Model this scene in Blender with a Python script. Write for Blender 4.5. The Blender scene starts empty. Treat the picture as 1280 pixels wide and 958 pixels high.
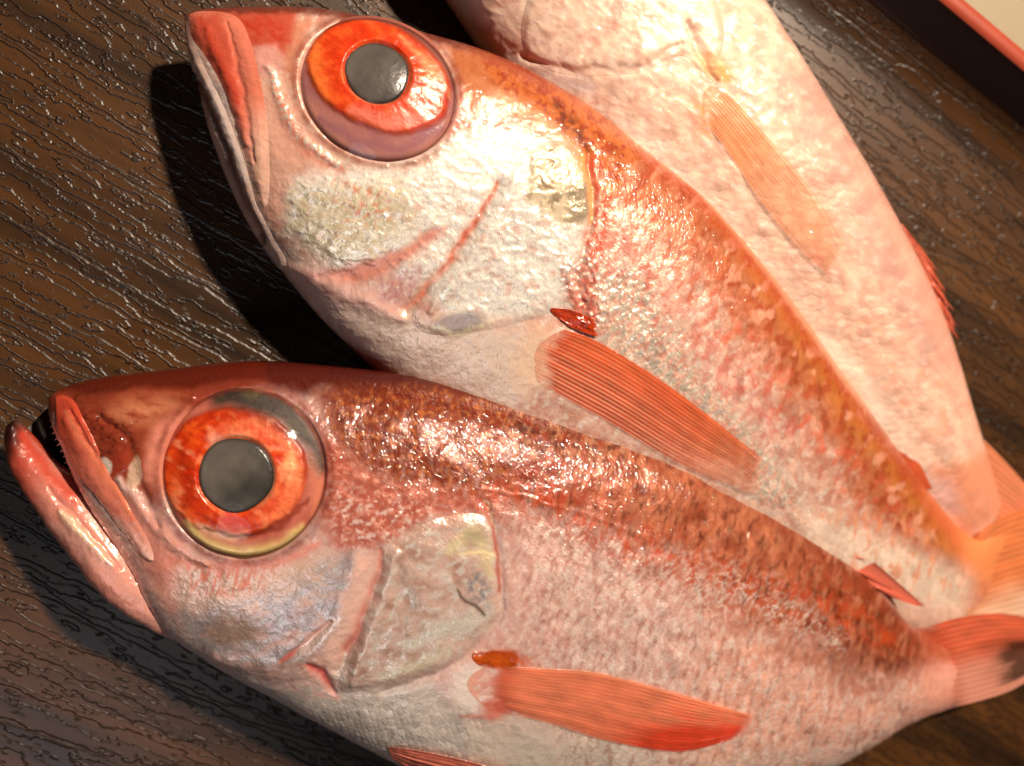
import bpy, math, random
import numpy as np
from mathutils import Vector
from mathutils.bvhtree import BVHTree

random.seed(7)
MM = 0.001
# ------------------------------------------------------------------ camera
PXMM = 0.18                      # one photo pixel at the focus distance, in mm
FPX = 1100.0                     # focal length in photo pixels (photo is 1280 wide)
DIST = FPX * PXMM                # mm from lens to the fish
TILT, AX = math.radians(14), math.radians(30)
HF = 16.0                        # height of the aim point (mm)
F_ = np.array([math.sin(TILT) * math.cos(AX), -math.sin(TILT) * math.sin(AX), -math.cos(TILT)])
R_ = np.array([1.0, 0, 0]) - F_[0] * F_
R_ /= np.linalg.norm(R_)
U_ = np.cross(R_, F_)
CAM = np.array([0, 0, HF]) - DIST * F_

FOCUS = float((np.array([-30.0, 2.0, 27.0]) - CAM) @ F_)     # sharp on the two near heads
sc = bpy.context.scene
camd = bpy.data.cameras.new("camera")
cam = bpy.data.objects.new("camera", camd)
sc.collection.objects.link(cam)
from mathutils import Matrix
M = Matrix(((R_[0], U_[0], -F_[0], CAM[0] * MM), (R_[1], U_[1], -F_[1], CAM[1] * MM),
            (R_[2], U_[2], -F_[2], CAM[2] * MM), (0, 0, 0, 1)))
cam.matrix_world = M
camd.sensor_fit = 'HORIZONTAL'
camd.sensor_width = 36
camd.lens = 36 * FPX / 1280
camd.clip_start = 0.005
camd.clip_end = 20
camd.dof.use_dof = True
camd.dof.focus_distance = FOCUS * MM
camd.dof.aperture_fstop = 8.5
sc.camera = cam

# ------------------------------------------------------------------ world, lamps, exposure
w = bpy.data.worlds.new("World")
sc.world = w
w.use_nodes = True
w.node_tree.nodes["Background"].inputs[0].default_value = (0.95, 0.80, 0.70, 1)
w.node_tree.nodes["Background"].inputs[1].default_value = 0.016


def lamp(name, target, az, el, dist, size, watts, col, sy=None):
    """area lamp; az measured counter-clockwise from picture right, el above the tray, in degrees"""
    d = bpy.data.lights.new(name, 'AREA')
    d.shape = 'RECTANGLE' if sy else 'DISK'
    d.size = size
    if sy:
        d.size_y = sy
    d.energy = watts
    d.color = col
    o = bpy.data.objects.new(name, d)
    sc.collection.objects.link(o)
    a, e = math.radians(az), math.radians(el)
    v = Vector((math.cos(a) * math.cos(e), math.sin(a) * math.cos(e), math.sin(e)))
    t = Vector(target)
    o.location = t + v * dist
    o.rotation_euler = v.to_track_quat('Z', 'Y').to_euler()
    return o


def lamp_at(name, pos, target, size, watts, col):
    o = lamp(name, (0, 0, 0), 0, 90, 1, size, watts, col)
    o.location = Vector(pos)
    o.rotation_euler = (Vector(pos) - Vector(target)).to_track_quat('Z', 'Y').to_euler()
    return o


lamp_at("key_lamp", (0.225, 0.325, 0.500), (0.0, 0.0, 0.015), 0.036, 8.3, (1.0, 0.82, 0.64))
lamp("window_fill", (-0.06, -0.05, 0.0), 238, 52, 0.55, 0.24, 0.34, (0.88, 0.91, 1.0))
sc.view_settings.view_transform = 'Standard'
sc.view_settings.look = 'None'
sc.view_settings.exposure = 0.0
sc.view_settings.gamma = 1.0
sc.cycles.max_bounces = 8
sc.cycles.transparent_max_bounces = 8
sc.cycles.use_denoising = True
sc.cycles.caustics_reflective = False
sc.cycles.caustics_refractive = False


# ------------------------------------------------------------------ picture <-> place
def unproj(px, py, z):
    px = np.asarray(px, float); py = np.asarray(py, float)
    d = (px[..., None] - 640) / FPX * R_ + (479 - py[..., None]) / FPX * U_ + F_
    t = (np.asarray(z, float) - CAM[2]) / d[..., 2]
    return CAM + d * t[..., None]


def proj(P):
    q = P - CAM
    dz = q @ F_
    return 640 + FPX * (q @ R_) / dz, 479 - FPX * (q @ U_) / dz


# ------------------------------------------------------------------ noise
_rng = np.random.RandomState(3)
_perm = _rng.permutation(4096).astype(np.int64)
_ang = _rng.rand(4096) * 2 * np.pi
_gx, _gy = np.cos(_ang).astype(np.float32), np.sin(_ang).astype(np.float32)


def gn(x, y, seed=0):
    xi = np.floor(x); yi = np.floor(y)
    fx = (x - xi).astype(np.float32); fy = (y - yi).astype(np.float32)
    xi = xi.astype(np.int64) + 1000 + seed * 131; yi = yi.astype(np.int64) + 1000
    u = fx * fx * fx * (fx * (fx * 6 - 15) + 10); v = fy * fy * fy * (fy * (fy * 6 - 15) + 10)

    def g(i, j, dx, dy):
        h = _perm[(_perm[i & 4095] + j) & 4095]
        return _gx[h] * dx + _gy[h] * dy
    a = g(xi, yi, fx, fy); b = g(xi + 1, yi, fx - 1, fy)
    c = g(xi, yi + 1, fx, fy - 1); d = g(xi + 1, yi + 1, fx - 1, fy - 1)
    return (a + (b - a) * u) * (1 - v) + (c + (d - c) * u) * v


def fbm(x, y, seed=0, octs=3):
    r = 0; amp = 1.0; tot = 0
    for k in range(octs):
        r = r + amp * gn(x * 2 ** k, y * 2 ** k, seed + k * 7); tot += amp; amp *= 0.5
    return r / tot * 1.6


def ss(a, b, x):
    t = np.clip((x - a) / (b - a), 0, 1)
    return t * t * (3 - 2 * t)


def lin(c):
    c = np.asarray(c, float) / 255
    return np.where(c <= 0.04045, c / 12.92, ((c + 0.055) / 1.055) ** 2.4)


def seg_d(x, y, pts, closed=False):
    best = np.full(x.shape, 1e9); par = np.zeros(x.shape)
    n = len(pts); m = n if closed else n - 1
    for i in range(m):
        ax, ay = pts[i][:2]; bx, by = pts[(i + 1) % n][:2]
        dx, dy = bx - ax, by - ay
        t = np.clip(((x - ax) * dx + (y - ay) * dy) / (dx * dx + dy * dy + 1e-9), 0, 1)
        d = (x - ax - t * dx) ** 2 + (y - ay - t * dy) ** 2
        k = d < best
        best = np.where(k, d, best); par = np.where(k, (i + t) / m, par)
    return np.sqrt(best), par


def poly_sd(x, y, pts):
    inside = np.zeros(x.shape, bool)
    n = len(pts)
    for i in range(n):
        ax, ay = pts[i]; bx, by = pts[(i + 1) % n]
        if ay == by:
            continue
        c = ((ay > y) != (by > y)) & (x < (bx - ax) * (y - ay) / (by - ay) + ax)
        inside ^= c
    d, _ = seg_d(x, y, pts, True)
    return np.where(inside, d, -d)


def smooth_poly(pts, n=160):
    p = list(pts)
    q = catmull(p[-2:] + p + p[:2], n + 60)
    d0_, d1_ = np.hypot(*(q - np.array(p[0])).T), np.hypot(*(q - np.array(p[-1])).T)
    i, j = int(d0_[:(n + 60) * 2 // 3].argmin()), int(d1_[(n + 60) // 3:].argmin()) + (n + 60) // 3
    return [tuple(v) for v in q[i:j + 1:2]]


class Paint:
    """a chart of the skin: masks and pigment laid on it"""
    def __init__(s, x, y, seed=0):
        s.x, s.y, s.seed = x, y, seed
        s.wx = x + 5 * fbm(x / 28, y / 28, seed + 1, 3); s.wy = y + 5 * fbm(x / 28, y / 28, seed + 2, 3)
        s.c = np.zeros(x.shape + (3,)); s.silver = np.zeros(x.shape); s.rough = np.full(x.shape, 0.35)
        s.scal = np.zeros(x.shape); s.h = np.zeros(x.shape)

    def poly(s, pts, soft=8, warp=True):
        x, y = (s.wx, s.wy) if warp else (s.x, s.y)
        return ss(-soft, soft, poly_sd(x, y, pts))

    def line(s, pts, wd, soft=None, warp=True, taper=True):
        x, y = (s.wx, s.wy) if warp else (s.x, s.y)
        d, p = seg_d(x, y, pts)
        ww = wd * (0.35 + 0.65 * np.sin(np.clip(p, 0.02, .98) * np.pi) ** 0.5) if taper else wd
        return np.exp(-(d / ww) ** 2)

    def ell(s, cx, cy, rx, ry, ang=0, soft=0.3, warp=True):
        x, y = (s.wx, s.wy) if warp else (s.x, s.y)
        a = math.radians(ang); dx, dy = x - cx, y - cy
        r = np.hypot((dx * math.cos(a) + dy * math.sin(a)) / rx, (-dx * math.sin(a) + dy * math.cos(a)) / ry)
        return 1 - ss(1 - soft, 1 + soft, r)

    def n(s, sx, sy=None, ang=0, seed=0, octs=3, lo=-.45, hi=.45):
        sy = sy or sx
        a = math.radians(ang)
        u = s.x * math.cos(a) + s.y * math.sin(a); v = -s.x * math.sin(a) + s.y * math.cos(a)
        return ss(lo, hi, fbm(u / sx, v / sy, s.seed + 20 + seed, octs))

    def ridge(s, sx, sy=None, ang=0, seed=0, octs=2):
        sy = sy or sx
        a = math.radians(ang)
        u = s.x * math.cos(a) + s.y * math.sin(a); v = -s.x * math.sin(a) + s.y * math.cos(a)
        u = u + .3 * sx * gn(u / sx * 1.7, v / sy * 1.7, seed + 90)
        return 1 - np.clip(np.abs(fbm(u / sx, v / sy, s.seed + 50 + seed, octs)) * 3.0, 0, 1)

    def put(s, col, m, silver=None, rough=None):
        m = np.clip(m, 0, 1)
        s.c = s.c * (1 - m[..., None]) + lin(col) * m[..., None]
        if silver is not None:
            s.silver = s.silver * (1 - m) + silver * m
        if rough is not None:
            s.rough = s.rough * (1 - m) + rough * m


# ------------------------------------------------------------------ materials
def new_mat(name):
    m = bpy.data.materials.new(name); m.use_nodes = True
    nt = m.node_tree; nt.nodes.clear()
    out = nt.nodes.new('ShaderNodeOutputMaterial')
    return m, nt, out


def nd(nt, t, **kw):
    n = nt.nodes.new(t)
    for k, v in kw.items():
        if k.startswith('i_'):
            key = k[2:]
            n.inputs[int(key) if key.isdigit() else key].default_value = v
        else:
            setattr(n, k, v)
    return n


def math_(nt, op, a, b=None, c=None, clamp=False):
    n = nt.nodes.new('ShaderNodeMath'); n.operation = op; n.use_clamp = clamp
    for i, v in enumerate((a, b, c)):
        if v is None:
            continue
        if isinstance(v, (int, float)):
            n.inputs[i].default_value = v
        else:
            nt.links.new(v, n.inputs[i])
    return n.outputs[0]


def skin_material(name, sss=0.12, coat=1.0, bump=1.0):
    m, nt, out = new_mat(name)
    L = nt.links.new
    col = nd(nt, 'ShaderNodeAttribute', attribute_name='pigment')
    msk = nd(nt, 'ShaderNodeAttribute', attribute_name='finish')
    cht = nd(nt, 'ShaderNodeAttribute', attribute_name='chart')       # mm along and across the skin
    sep = nd(nt, 'ShaderNodeSeparateColor'); L(msk.outputs['Color'], sep.inputs[0])
    silver, rough, scal = sep.outputs
    n1 = nd(nt, 'ShaderNodeTexNoise', i_Scale=2.2, i_Detail=3.0, i_Roughness=.6, i_Distortion=.6)
    n3 = nd(nt, 'ShaderNodeTexNoise', i_Scale=5.5, i_Detail=2.0, i_Roughness=.6)
    for n in (n1, n3):
        L(cht.outputs['Vector'], n.inputs['Vector'])
    # colour: fine mottling of the pigment
    v = math_(nt, 'MULTIPLY_ADD', n1.outputs[0], 0.24, 0.88)
    v = math_(nt, 'MULTIPLY_ADD', n3.outputs[0], 0.22, math_(nt, 'SUBTRACT', v, 0.11))
    mul = nd(nt, 'ShaderNodeMix', data_type='RGBA', blend_type='MULTIPLY'); mul.inputs[0].default_value = 1
    L(col.outputs['Color'], mul.inputs[6]); cc = nd(nt, 'ShaderNodeCombineColor')
    for i in range(3):
        L(v, cc.inputs[i])
    L(cc.outputs[0], mul.inputs[7])
    # foil-like crinkle where the skin is silver, a rippled film of water over everything
    n5 = nd(nt, 'ShaderNodeTexNoise', i_Scale=1.15, i_Detail=1.0, i_Roughness=.5, i_Distortion=.8)
    n6 = nd(nt, 'ShaderNodeTexNoise', i_Scale=0.42, i_Detail=1.0, i_Roughness=.5, i_Distortion=1.0)
    for n in (n5, n6):
        L(cht.outputs['Vector'], n.inputs['Vector'])
    h = math_(nt, 'MULTIPLY', n5.outputs[0], math_(nt, 'MULTIPLY_ADD', silver, 0.15, math_(nt, 'MULTIPLY_ADD', scal, 0.05, 0.03)))
    b1 = nd(nt, 'ShaderNodeBump', i_Strength=bump, i_Distance=0.001); L(h, b1.inputs['Height'])
    hw = math_(nt, 'ADD', math_(nt, 'MULTIPLY', n6.outputs[0], 0.40), math_(nt, 'MULTIPLY', n5.outputs[0], 0.17))
    b2 = nd(nt, 'ShaderNodeBump', i_Strength=bump, i_Distance=0.001); L(hw, b2.inputs['Height'])
    p = nd(nt, 'ShaderNodeBsdfPrincipled')
    L(mul.outputs[2], p.inputs['Base Color'])
    L(math_(nt, 'MULTIPLY', silver, 0.75), p.inputs['Metallic'])
    L(math_(nt, 'MULTIPLY_ADD', n1.outputs[0], 0.2, math_(nt, 'SUBTRACT', rough, 0.08)), p.inputs['Roughness'])
    p.inputs['Subsurface Weight'].default_value = sss
    p.inputs['Subsurface Radius'].default_value = (1.0, 0.4, 0.25)
    p.inputs['Subsurface Scale'].default_value = 0.002
    p.inputs['Coat Weight'].default_value = coat
    p.inputs['Coat Roughness'].default_value = 0.035
    p.inputs['Specular IOR Level'].default_value = 0.18
    p.inputs['Coat IOR'].default_value = 1.38
    L(b1.outputs[0], p.inputs['Normal']); L(b2.outputs[0], p.inputs['Coat Normal'])
    L(p.outputs[0], out.inputs[0])
    return m


def fin_material():
    m, nt, out = new_mat('fin_membrane')
    L = nt.links.new
    col = nd(nt, 'ShaderNodeAttribute', attribute_name='pigment')
    msk = nd(nt, 'ShaderNodeAttribute', attribute_name='finish')
    sep = nd(nt, 'ShaderNodeSeparateColor'); L(msk.outputs['Color'], sep.inputs[0])
    geo = nd(nt, 'ShaderNodeTexCoord')
    n1 = nd(nt, 'ShaderNodeTexNoise', i_Scale=900.0, i_Detail=3.0); L(geo.outputs['Object'], n1.inputs['Vector'])
    b = nd(nt, 'ShaderNodeBump', i_Strength=0.5, i_Distance=0.0002); L(n1.outputs[0], b.inputs['Height'])
    p = nd(nt, 'ShaderNodeBsdfPrincipled', i_Roughness=0.3)
    L(col.outputs['Color'], p.inputs['Base Color'])
    p.inputs['Coat Weight'].default_value = 0.7; p.inputs['Coat Roughness'].default_value = 0.1
    L(b.outputs[0], p.inputs['Normal']); L(b.outputs[0], p.inputs['Coat Normal'])
    t = nd(nt, 'ShaderNodeBsdfTranslucent'); L(col.outputs['Color'], t.inputs[0])
    mx = nd(nt, 'ShaderNodeMixShader'); mx.inputs[0].default_value = 0.35
    L(p.outputs[0], mx.inputs[1]); L(t.outputs[0], mx.inputs[2])
    tr = nd(nt, 'ShaderNodeBsdfTransparent')
    m2 = nd(nt, 'ShaderNodeMixShader'); L(sep.outputs[0], m2.inputs[0])
    L(mx.outputs[0], m2.inputs[1]); L(tr.outputs[0], m2.inputs[2])
    L(m2.outputs[0], out.inputs[0])
    return m


def eye_material():
    m, nt, out = new_mat('iris_tissue')
    L = nt.links.new
    col = nd(nt, 'ShaderNodeAttribute', attribute_name='pigment')
    msk = nd(nt, 'ShaderNodeAttribute', attribute_name='finish')
    sep = nd(nt, 'ShaderNodeSeparateColor'); L(msk.outputs['Color'], sep.inputs[0])
    geo = nd(nt, 'ShaderNodeTexCoord')
    n1 = nd(nt, 'ShaderNodeTexNoise', i_Scale=700.0, i_Detail=3.0, i_Distortion=.5); L(geo.outputs['Object'], n1.inputs['Vector'])
    b = nd(nt, 'ShaderNodeBump', i_Strength=0.35, i_Distance=0.0003); L(n1.outputs[0], b.inputs['Height'])
    p = nd(nt, 'ShaderNodeBsdfPrincipled', i_Roughness=0.32)
    L(col.outputs['Color'], p.inputs['Base Color']); L(sep.outputs[0], p.inputs['Metallic']); L(sep.outputs[1], p.inputs['Roughness'])
    p.inputs['Subsurface Weight'].default_value = 0.15
    p.inputs['Subsurface Radius'].default_value = (1.0, .35, .15); p.inputs['Subsurface Scale'].default_value = 0.0015
    L(b.outputs[0], p.inputs['Normal'])
    L(p.outputs[0], out.inputs[0])
    return m


def cornea_material():
    m, nt, out = new_mat('clear_cornea')
    L = nt.links.new
    geo = nd(nt, 'ShaderNodeTexCoord')
    n1 = nd(nt, 'ShaderNodeTexNoise', i_Scale=230.0, i_Detail=2.0, i_Distortion=1.0); L(geo.outputs['Object'], n1.inputs['Vector'])
    b = nd(nt, 'ShaderNodeBump', i_Strength=0.12, i_Distance=0.0008); L(n1.outputs[0], b.inputs['Height'])
    g = nd(nt, 'ShaderNodeBsdfGlossy', i_Roughness=0.05); L(b.outputs[0], g.inputs['Normal'])
    t = nd(nt, 'ShaderNodeBsdfTransparent')
    f = nd(nt, 'ShaderNodeFresnel', i_IOR=1.36); L(b.outputs[0], f.inputs['Normal'])
    gm = nd(nt, 'ShaderNodeNewGeometry')      # a film of water: reflects on its outer side only
    fo = math_(nt, 'MULTIPLY', f.outputs[0], math_(nt, 'SUBTRACT', 1.0, gm.outputs['Backfacing']))
    mx = nd(nt, 'ShaderNodeMixShader'); L(fo, mx.inputs[0]); L(t.outputs[0], mx.inputs[1]); L(g.outputs[0], mx.inputs[2])
    L(mx.outputs[0], out.inputs[0])
    return m


def plain_material(name, col, rough=.4, **kw):
    m, nt, out = new_mat(name)
    p = nd(nt, 'ShaderNodeBsdfPrincipled', i_Roughness=rough)
    geo = nd(nt, 'ShaderNodeTexCoord')
    n = nd(nt, 'ShaderNodeTexNoise', i_Scale=kw.pop('scale', 400.0), i_Detail=4.0); nt.links.new(geo.outputs['Object'], n.inputs['Vector'])
    v = math_(nt, 'MULTIPLY_ADD', n.outputs[0], kw.pop('vary', .4), 0.8)
    hs = nd(nt, 'ShaderNodeHueSaturation'); hs.inputs['Color'].default_value = (*lin(col), 1)
    nt.links.new(v, hs.inputs['Value']); nt.links.new(hs.outputs[0], p.inputs['Base Color'])
    for k, v in kw.items():
        p.inputs[k].default_value = v
    nt.links.new(p.outputs[0], out.inputs[0])
    return m


def grain_group():
    """height field of the embossed grain as a reusable group: place on the grain (mm) -> level"""
    g = bpy.data.node_groups.new('grain_level', 'ShaderNodeTree')
    g.interface.new_socket('place', in_out='INPUT', socket_type='NodeSocketVector')
    g.interface.new_socket('level', in_out='OUTPUT', socket_type='NodeSocketFloat')
    i, o = g.nodes.new('NodeGroupInput'), g.nodes.new('NodeGroupOutput')
    L = g.links.new

    def stretched(sa, sb, detail, rough=.5):
        mp = nd(g, 'ShaderNodeVectorMath', operation='MULTIPLY'); mp.inputs[1].default_value = (sa, sb, 1)
        L(i.outputs[0], mp.inputs[0])
        n = nd(g, 'ShaderNodeTexNoise', i_Scale=1.0, i_Detail=detail, i_Roughness=rough); L(mp.outputs[0], n.inputs['Vector'])
        return n.outputs[0]
    sp = nd(g, 'ShaderNodeSeparateXYZ'); L(i.outputs[0], sp.inputs[0])
    s = math_(g, 'MULTIPLY_ADD', sp.outputs[1], 0.22, math_(g, 'MULTIPLY', stretched(0.020, 0.20, 1.0), 2.4))
    s = math_(g, 'ADD', s, math_(g, 'MULTIPLY', stretched(0.14, 0.42, 2.0, .55), 1.5))
    s = math_(g, 'ADD', s, math_(g, 'MULTIPLY', stretched(0.8, 1.1, 1.0), 0.22))
    L(s, o.inputs[0])
    return g


def tray_material():
    m, nt, out = new_mat('embossed_wood_plastic')
    L = nt.links.new
    at = nd(nt, 'ShaderNodeAttribute', attribute_name='grain')      # mm along the grain, across it
    grp = grain_group()

    def level(off):
        ad = nd(nt, 'ShaderNodeVectorMath', operation='ADD'); ad.inputs[1].default_value = off
        L(at.outputs['Vector'], ad.inputs[0])
        n = nt.nodes.new('ShaderNodeGroup'); n.node_tree = grp
        L(ad.outputs[0], n.inputs[0])
        return n.outputs[0]
    s0 = level((0, 0, 0)); e = 0.04
    gx = math_(nt, 'DIVIDE', math_(nt, 'SUBTRACT', level((e, 0, 0)), s0), e)
    gy = math_(nt, 'DIVIDE', math_(nt, 'SUBTRACT', level((0, e, 0)), s0), e)
    gr = math_(nt, 'SQRT', math_(nt, 'ADD', math_(nt, 'ADD', math_(nt, 'MULTIPLY', gx, gx), math_(nt, 'MULTIPLY', gy, gy)), .0009))
    tri = math_(nt, 'SUBTRACT', math_(nt, 'ABSOLUTE', math_(nt, 'SUBTRACT', math_(nt, 'FRACT', s0), .5)), .25)
    sd = math_(nt, 'DIVIDE', tri, gr)                               # mm to the nearest ledge
    pm = nd(nt, 'ShaderNodeMapRange', interpolation_type='SMOOTHSTEP'); L(sd, pm.inputs[0])
    pm.inputs[1].default_value = -.16; pm.inputs[2].default_value = .16
    dk = nd(nt, 'ShaderNodeMapRange', interpolation_type='SMOOTHSTEP'); L(math_(nt, 'ABSOLUTE', sd), dk.inputs[0])
    dk.inputs[1].default_value = .32; dk.inputs[2].default_value = .10
    mp = nd(nt, 'ShaderNodeVectorMath', operation='MULTIPLY'); mp.inputs[1].default_value = (.008, .09, 1); L(at.outputs['Vector'], mp.inputs[0])
    n3 = nd(nt, 'ShaderNodeTexNoise', i_Scale=1.0, i_Detail=3.0, i_Roughness=.6); L(mp.outputs[0], n3.inputs['Vector'])
    n4 = nd(nt, 'ShaderNodeTexNoise', i_Scale=2.2, i_Detail=2.0); L(at.outputs['Vector'], n4.inputs['Vector'])
    hgt = math_(nt, 'MULTIPLY_ADD', pm.outputs[0], 0.10, math_(nt, 'MULTIPLY', n4.outputs[0], 0.035))
    hgt = math_(nt, 'SUBTRACT', hgt, math_(nt, 'MULTIPLY', dk.outputs[0], 0.05))
    b = nd(nt, 'ShaderNodeBump', i_Strength=1.0, i_Distance=0.001); L(hgt, b.inputs['Height'])
    ramp = nd(nt, 'ShaderNodeValToRGB'); L(n3.outputs[0], ramp.inputs[0])
    ramp.color_ramp.elements[0].position = .30; ramp.color_ramp.elements[0].color = (*lin((31, 18, 7)), 1)
    ramp.color_ramp.elements[1].position = .66; ramp.color_ramp.elements[1].color = (*lin((80, 49, 20)), 1)
    mx = nd(nt, 'ShaderNodeMix', data_type='RGBA'); L(math_(nt, 'MULTIPLY', dk.outputs[0], 0.78), mx.inputs[0])  # ledge lines darkened: dirt plus edge shading put into the colour
    L(ramp.outputs[0], mx.inputs[6]); mx.inputs[7].default_value = (*lin((16, 7, 4)), 1)
    p = nd(nt, 'ShaderNodeBsdfPrincipled'); L(mx.outputs[2], p.inputs['Base Color'])
    L(math_(nt, 'MULTIPLY_ADD', n4.outputs[0], 0.12, 0.32), p.inputs['Roughness'])
    p.inputs['Specular IOR Level'].default_value = 0.5
    L(b.outputs[0], p.inputs['Normal'])
    L(p.outputs[0], out.inputs[0])
    return m


MAT = dict(skin=skin_material('wet_fish_skin'), fin=fin_material(), iris=eye_material(), cornea=cornea_material(),
           tray=tray_material(),
           rim=plain_material('red_lacquer_rim', (150, 62, 42), .4, scale=80.0),
           wall=plain_material('black_lacquer', (24, 12, 10), .30, scale=80.0),
           table=plain_material('beige_table', (150, 136, 110), .6, scale=30.0, vary=.15),
           tooth=plain_material('tooth_enamel', (225, 190, 165), .25),
           mouth=plain_material('dark_mouth_lining', (50, 14, 14), .3),
           spine=plain_material('fin_spine_bone', (190, 90, 65), .3))


# ------------------------------------------------------------------ mesh helpers
def mesh_obj(name, V, faces, mat, parent=None, col=None, fin=None, chart=None, smooth=True, extra=None):
    """V in mm; faces an (n,4) array or a list"""
    me = bpy.data.meshes.new(name)
    V = np.ascontiguousarray(V, np.float32).reshape(-1, 3) * MM
    if isinstance(faces, np.ndarray):
        me.vertices.add(len(V)); me.vertices.foreach_set('co', V.ravel())
        k = faces.shape[1]
        me.loops.add(faces.size); me.loops.foreach_set('vertex_index', faces.astype(np.int32).ravel())
        me.polygons.add(len(faces))
        me.polygons.foreach_set('loop_start', np.arange(0, faces.size, k, dtype=np.int32))
        me.update(calc_edges=True)
    else:
        me.from_pydata([tuple(v) for v in V], [], faces)
    me.polygons.foreach_set('use_smooth', np.full(len(me.polygons), smooth))

    def attr(nm, arr, typ='FLOAT_COLOR', key='color'):
        a = me.attributes.new(nm, typ, 'POINT')
        a.data.foreach_set(key, np.ascontiguousarray(arr, np.float32).ravel())
    if col is not None:
        attr('pigment', np.concatenate([col.reshape(-1, 3), np.ones((len(V), 1))], 1))
    if fin is not None:
        attr('finish', np.concatenate([fin.reshape(-1, 3), np.ones((len(V), 1))], 1))
    if chart is not None:
        attr('chart', chart.reshape(-1, 3), 'FLOAT_VECTOR', 'vector')
    for nm, arr in (extra or {}).items():
        attr(nm, arr.reshape(-1, 3), 'FLOAT_VECTOR', 'vector')
    me.materials.append(mat)
    me.update()
    if isinstance(faces, np.ndarray):
        nz = np.empty(len(me.polygons) * 3, np.float32); me.polygons.foreach_get('normal', nz)
        if nz.reshape(-1, 3)[:max(1, len(me.polygons) * 2 // 5), 2].sum() < 0:
            me.flip_normals()
    o = bpy.data.objects.new(name, me)
    sc.collection.objects.link(o)
    if parent:
        o.parent = parent                                  # vertices are in place coordinates; undo a root's own offset
        o.location = -parent.location if parent.type == 'EMPTY' else (0, 0, 0)
    return o


def empty(name, loc_mm):
    o = bpy.data.objects.new(name, None)
    o.empty_display_size = 0.01
    o.location = Vector(loc_mm) * MM
    sc.collection.objects.link(o)
    return o


def tag(o, label=None, cat=None, group=None, kind=None):
    for k, v in (('label', label), ('category', cat), ('group', group), ('kind', kind)):
        if v:
            o[k] = v
    return o


def grid_faces(n, m, wrap=False, flip=False):
    i = np.arange(n - 1)[:, None]; j = np.arange(m if wrap else m - 1)[None, :]
    j2 = (j + 1) % m
    a = i * m + j; b = i * m + j2; c = (i + 1) * m + j2; d = (i + 1) * m + j
    f = np.stack([a, d, c, b] if flip else [a, b, c, d], -1).reshape(-1, 4)
    return f


def catmull(A, ns):
    A = np.asarray(A, float); n = len(A)
    P = np.vstack([2 * A[0] - A[1], A, 2 * A[-1] - A[-2]])

    def ev(u):
        i = np.clip(u.astype(int), 0, n - 2); t = (u - i)[:, None]
        p0, p1, p2, p3 = P[i], P[i + 1], P[i + 2], P[i + 3]
        return .5 * (2 * p1 + (p2 - p0) * t + (2 * p0 - 5 * p1 + 4 * p2 - p3) * t ** 2 + (3 * p1 - p0 - 3 * p2 + p3) * t ** 3)
    u = np.linspace(0, n - 1, 4000); S = ev(u)
    mid = (S[:, :2] + S[:, 2:4]) / 2 if A.shape[1] >= 4 else S[:, :2]
    L = np.concatenate([[0], np.cumsum(np.hypot(*np.diff(mid, axis=0).T))])
    uu = np.interp(np.linspace(0, L[-1], ns), L, u)
    return ev(uu)


def polyc(pts, n):
    """smooth curve through points, n samples"""
    return catmull([(*p,) for p in pts], n)


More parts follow.
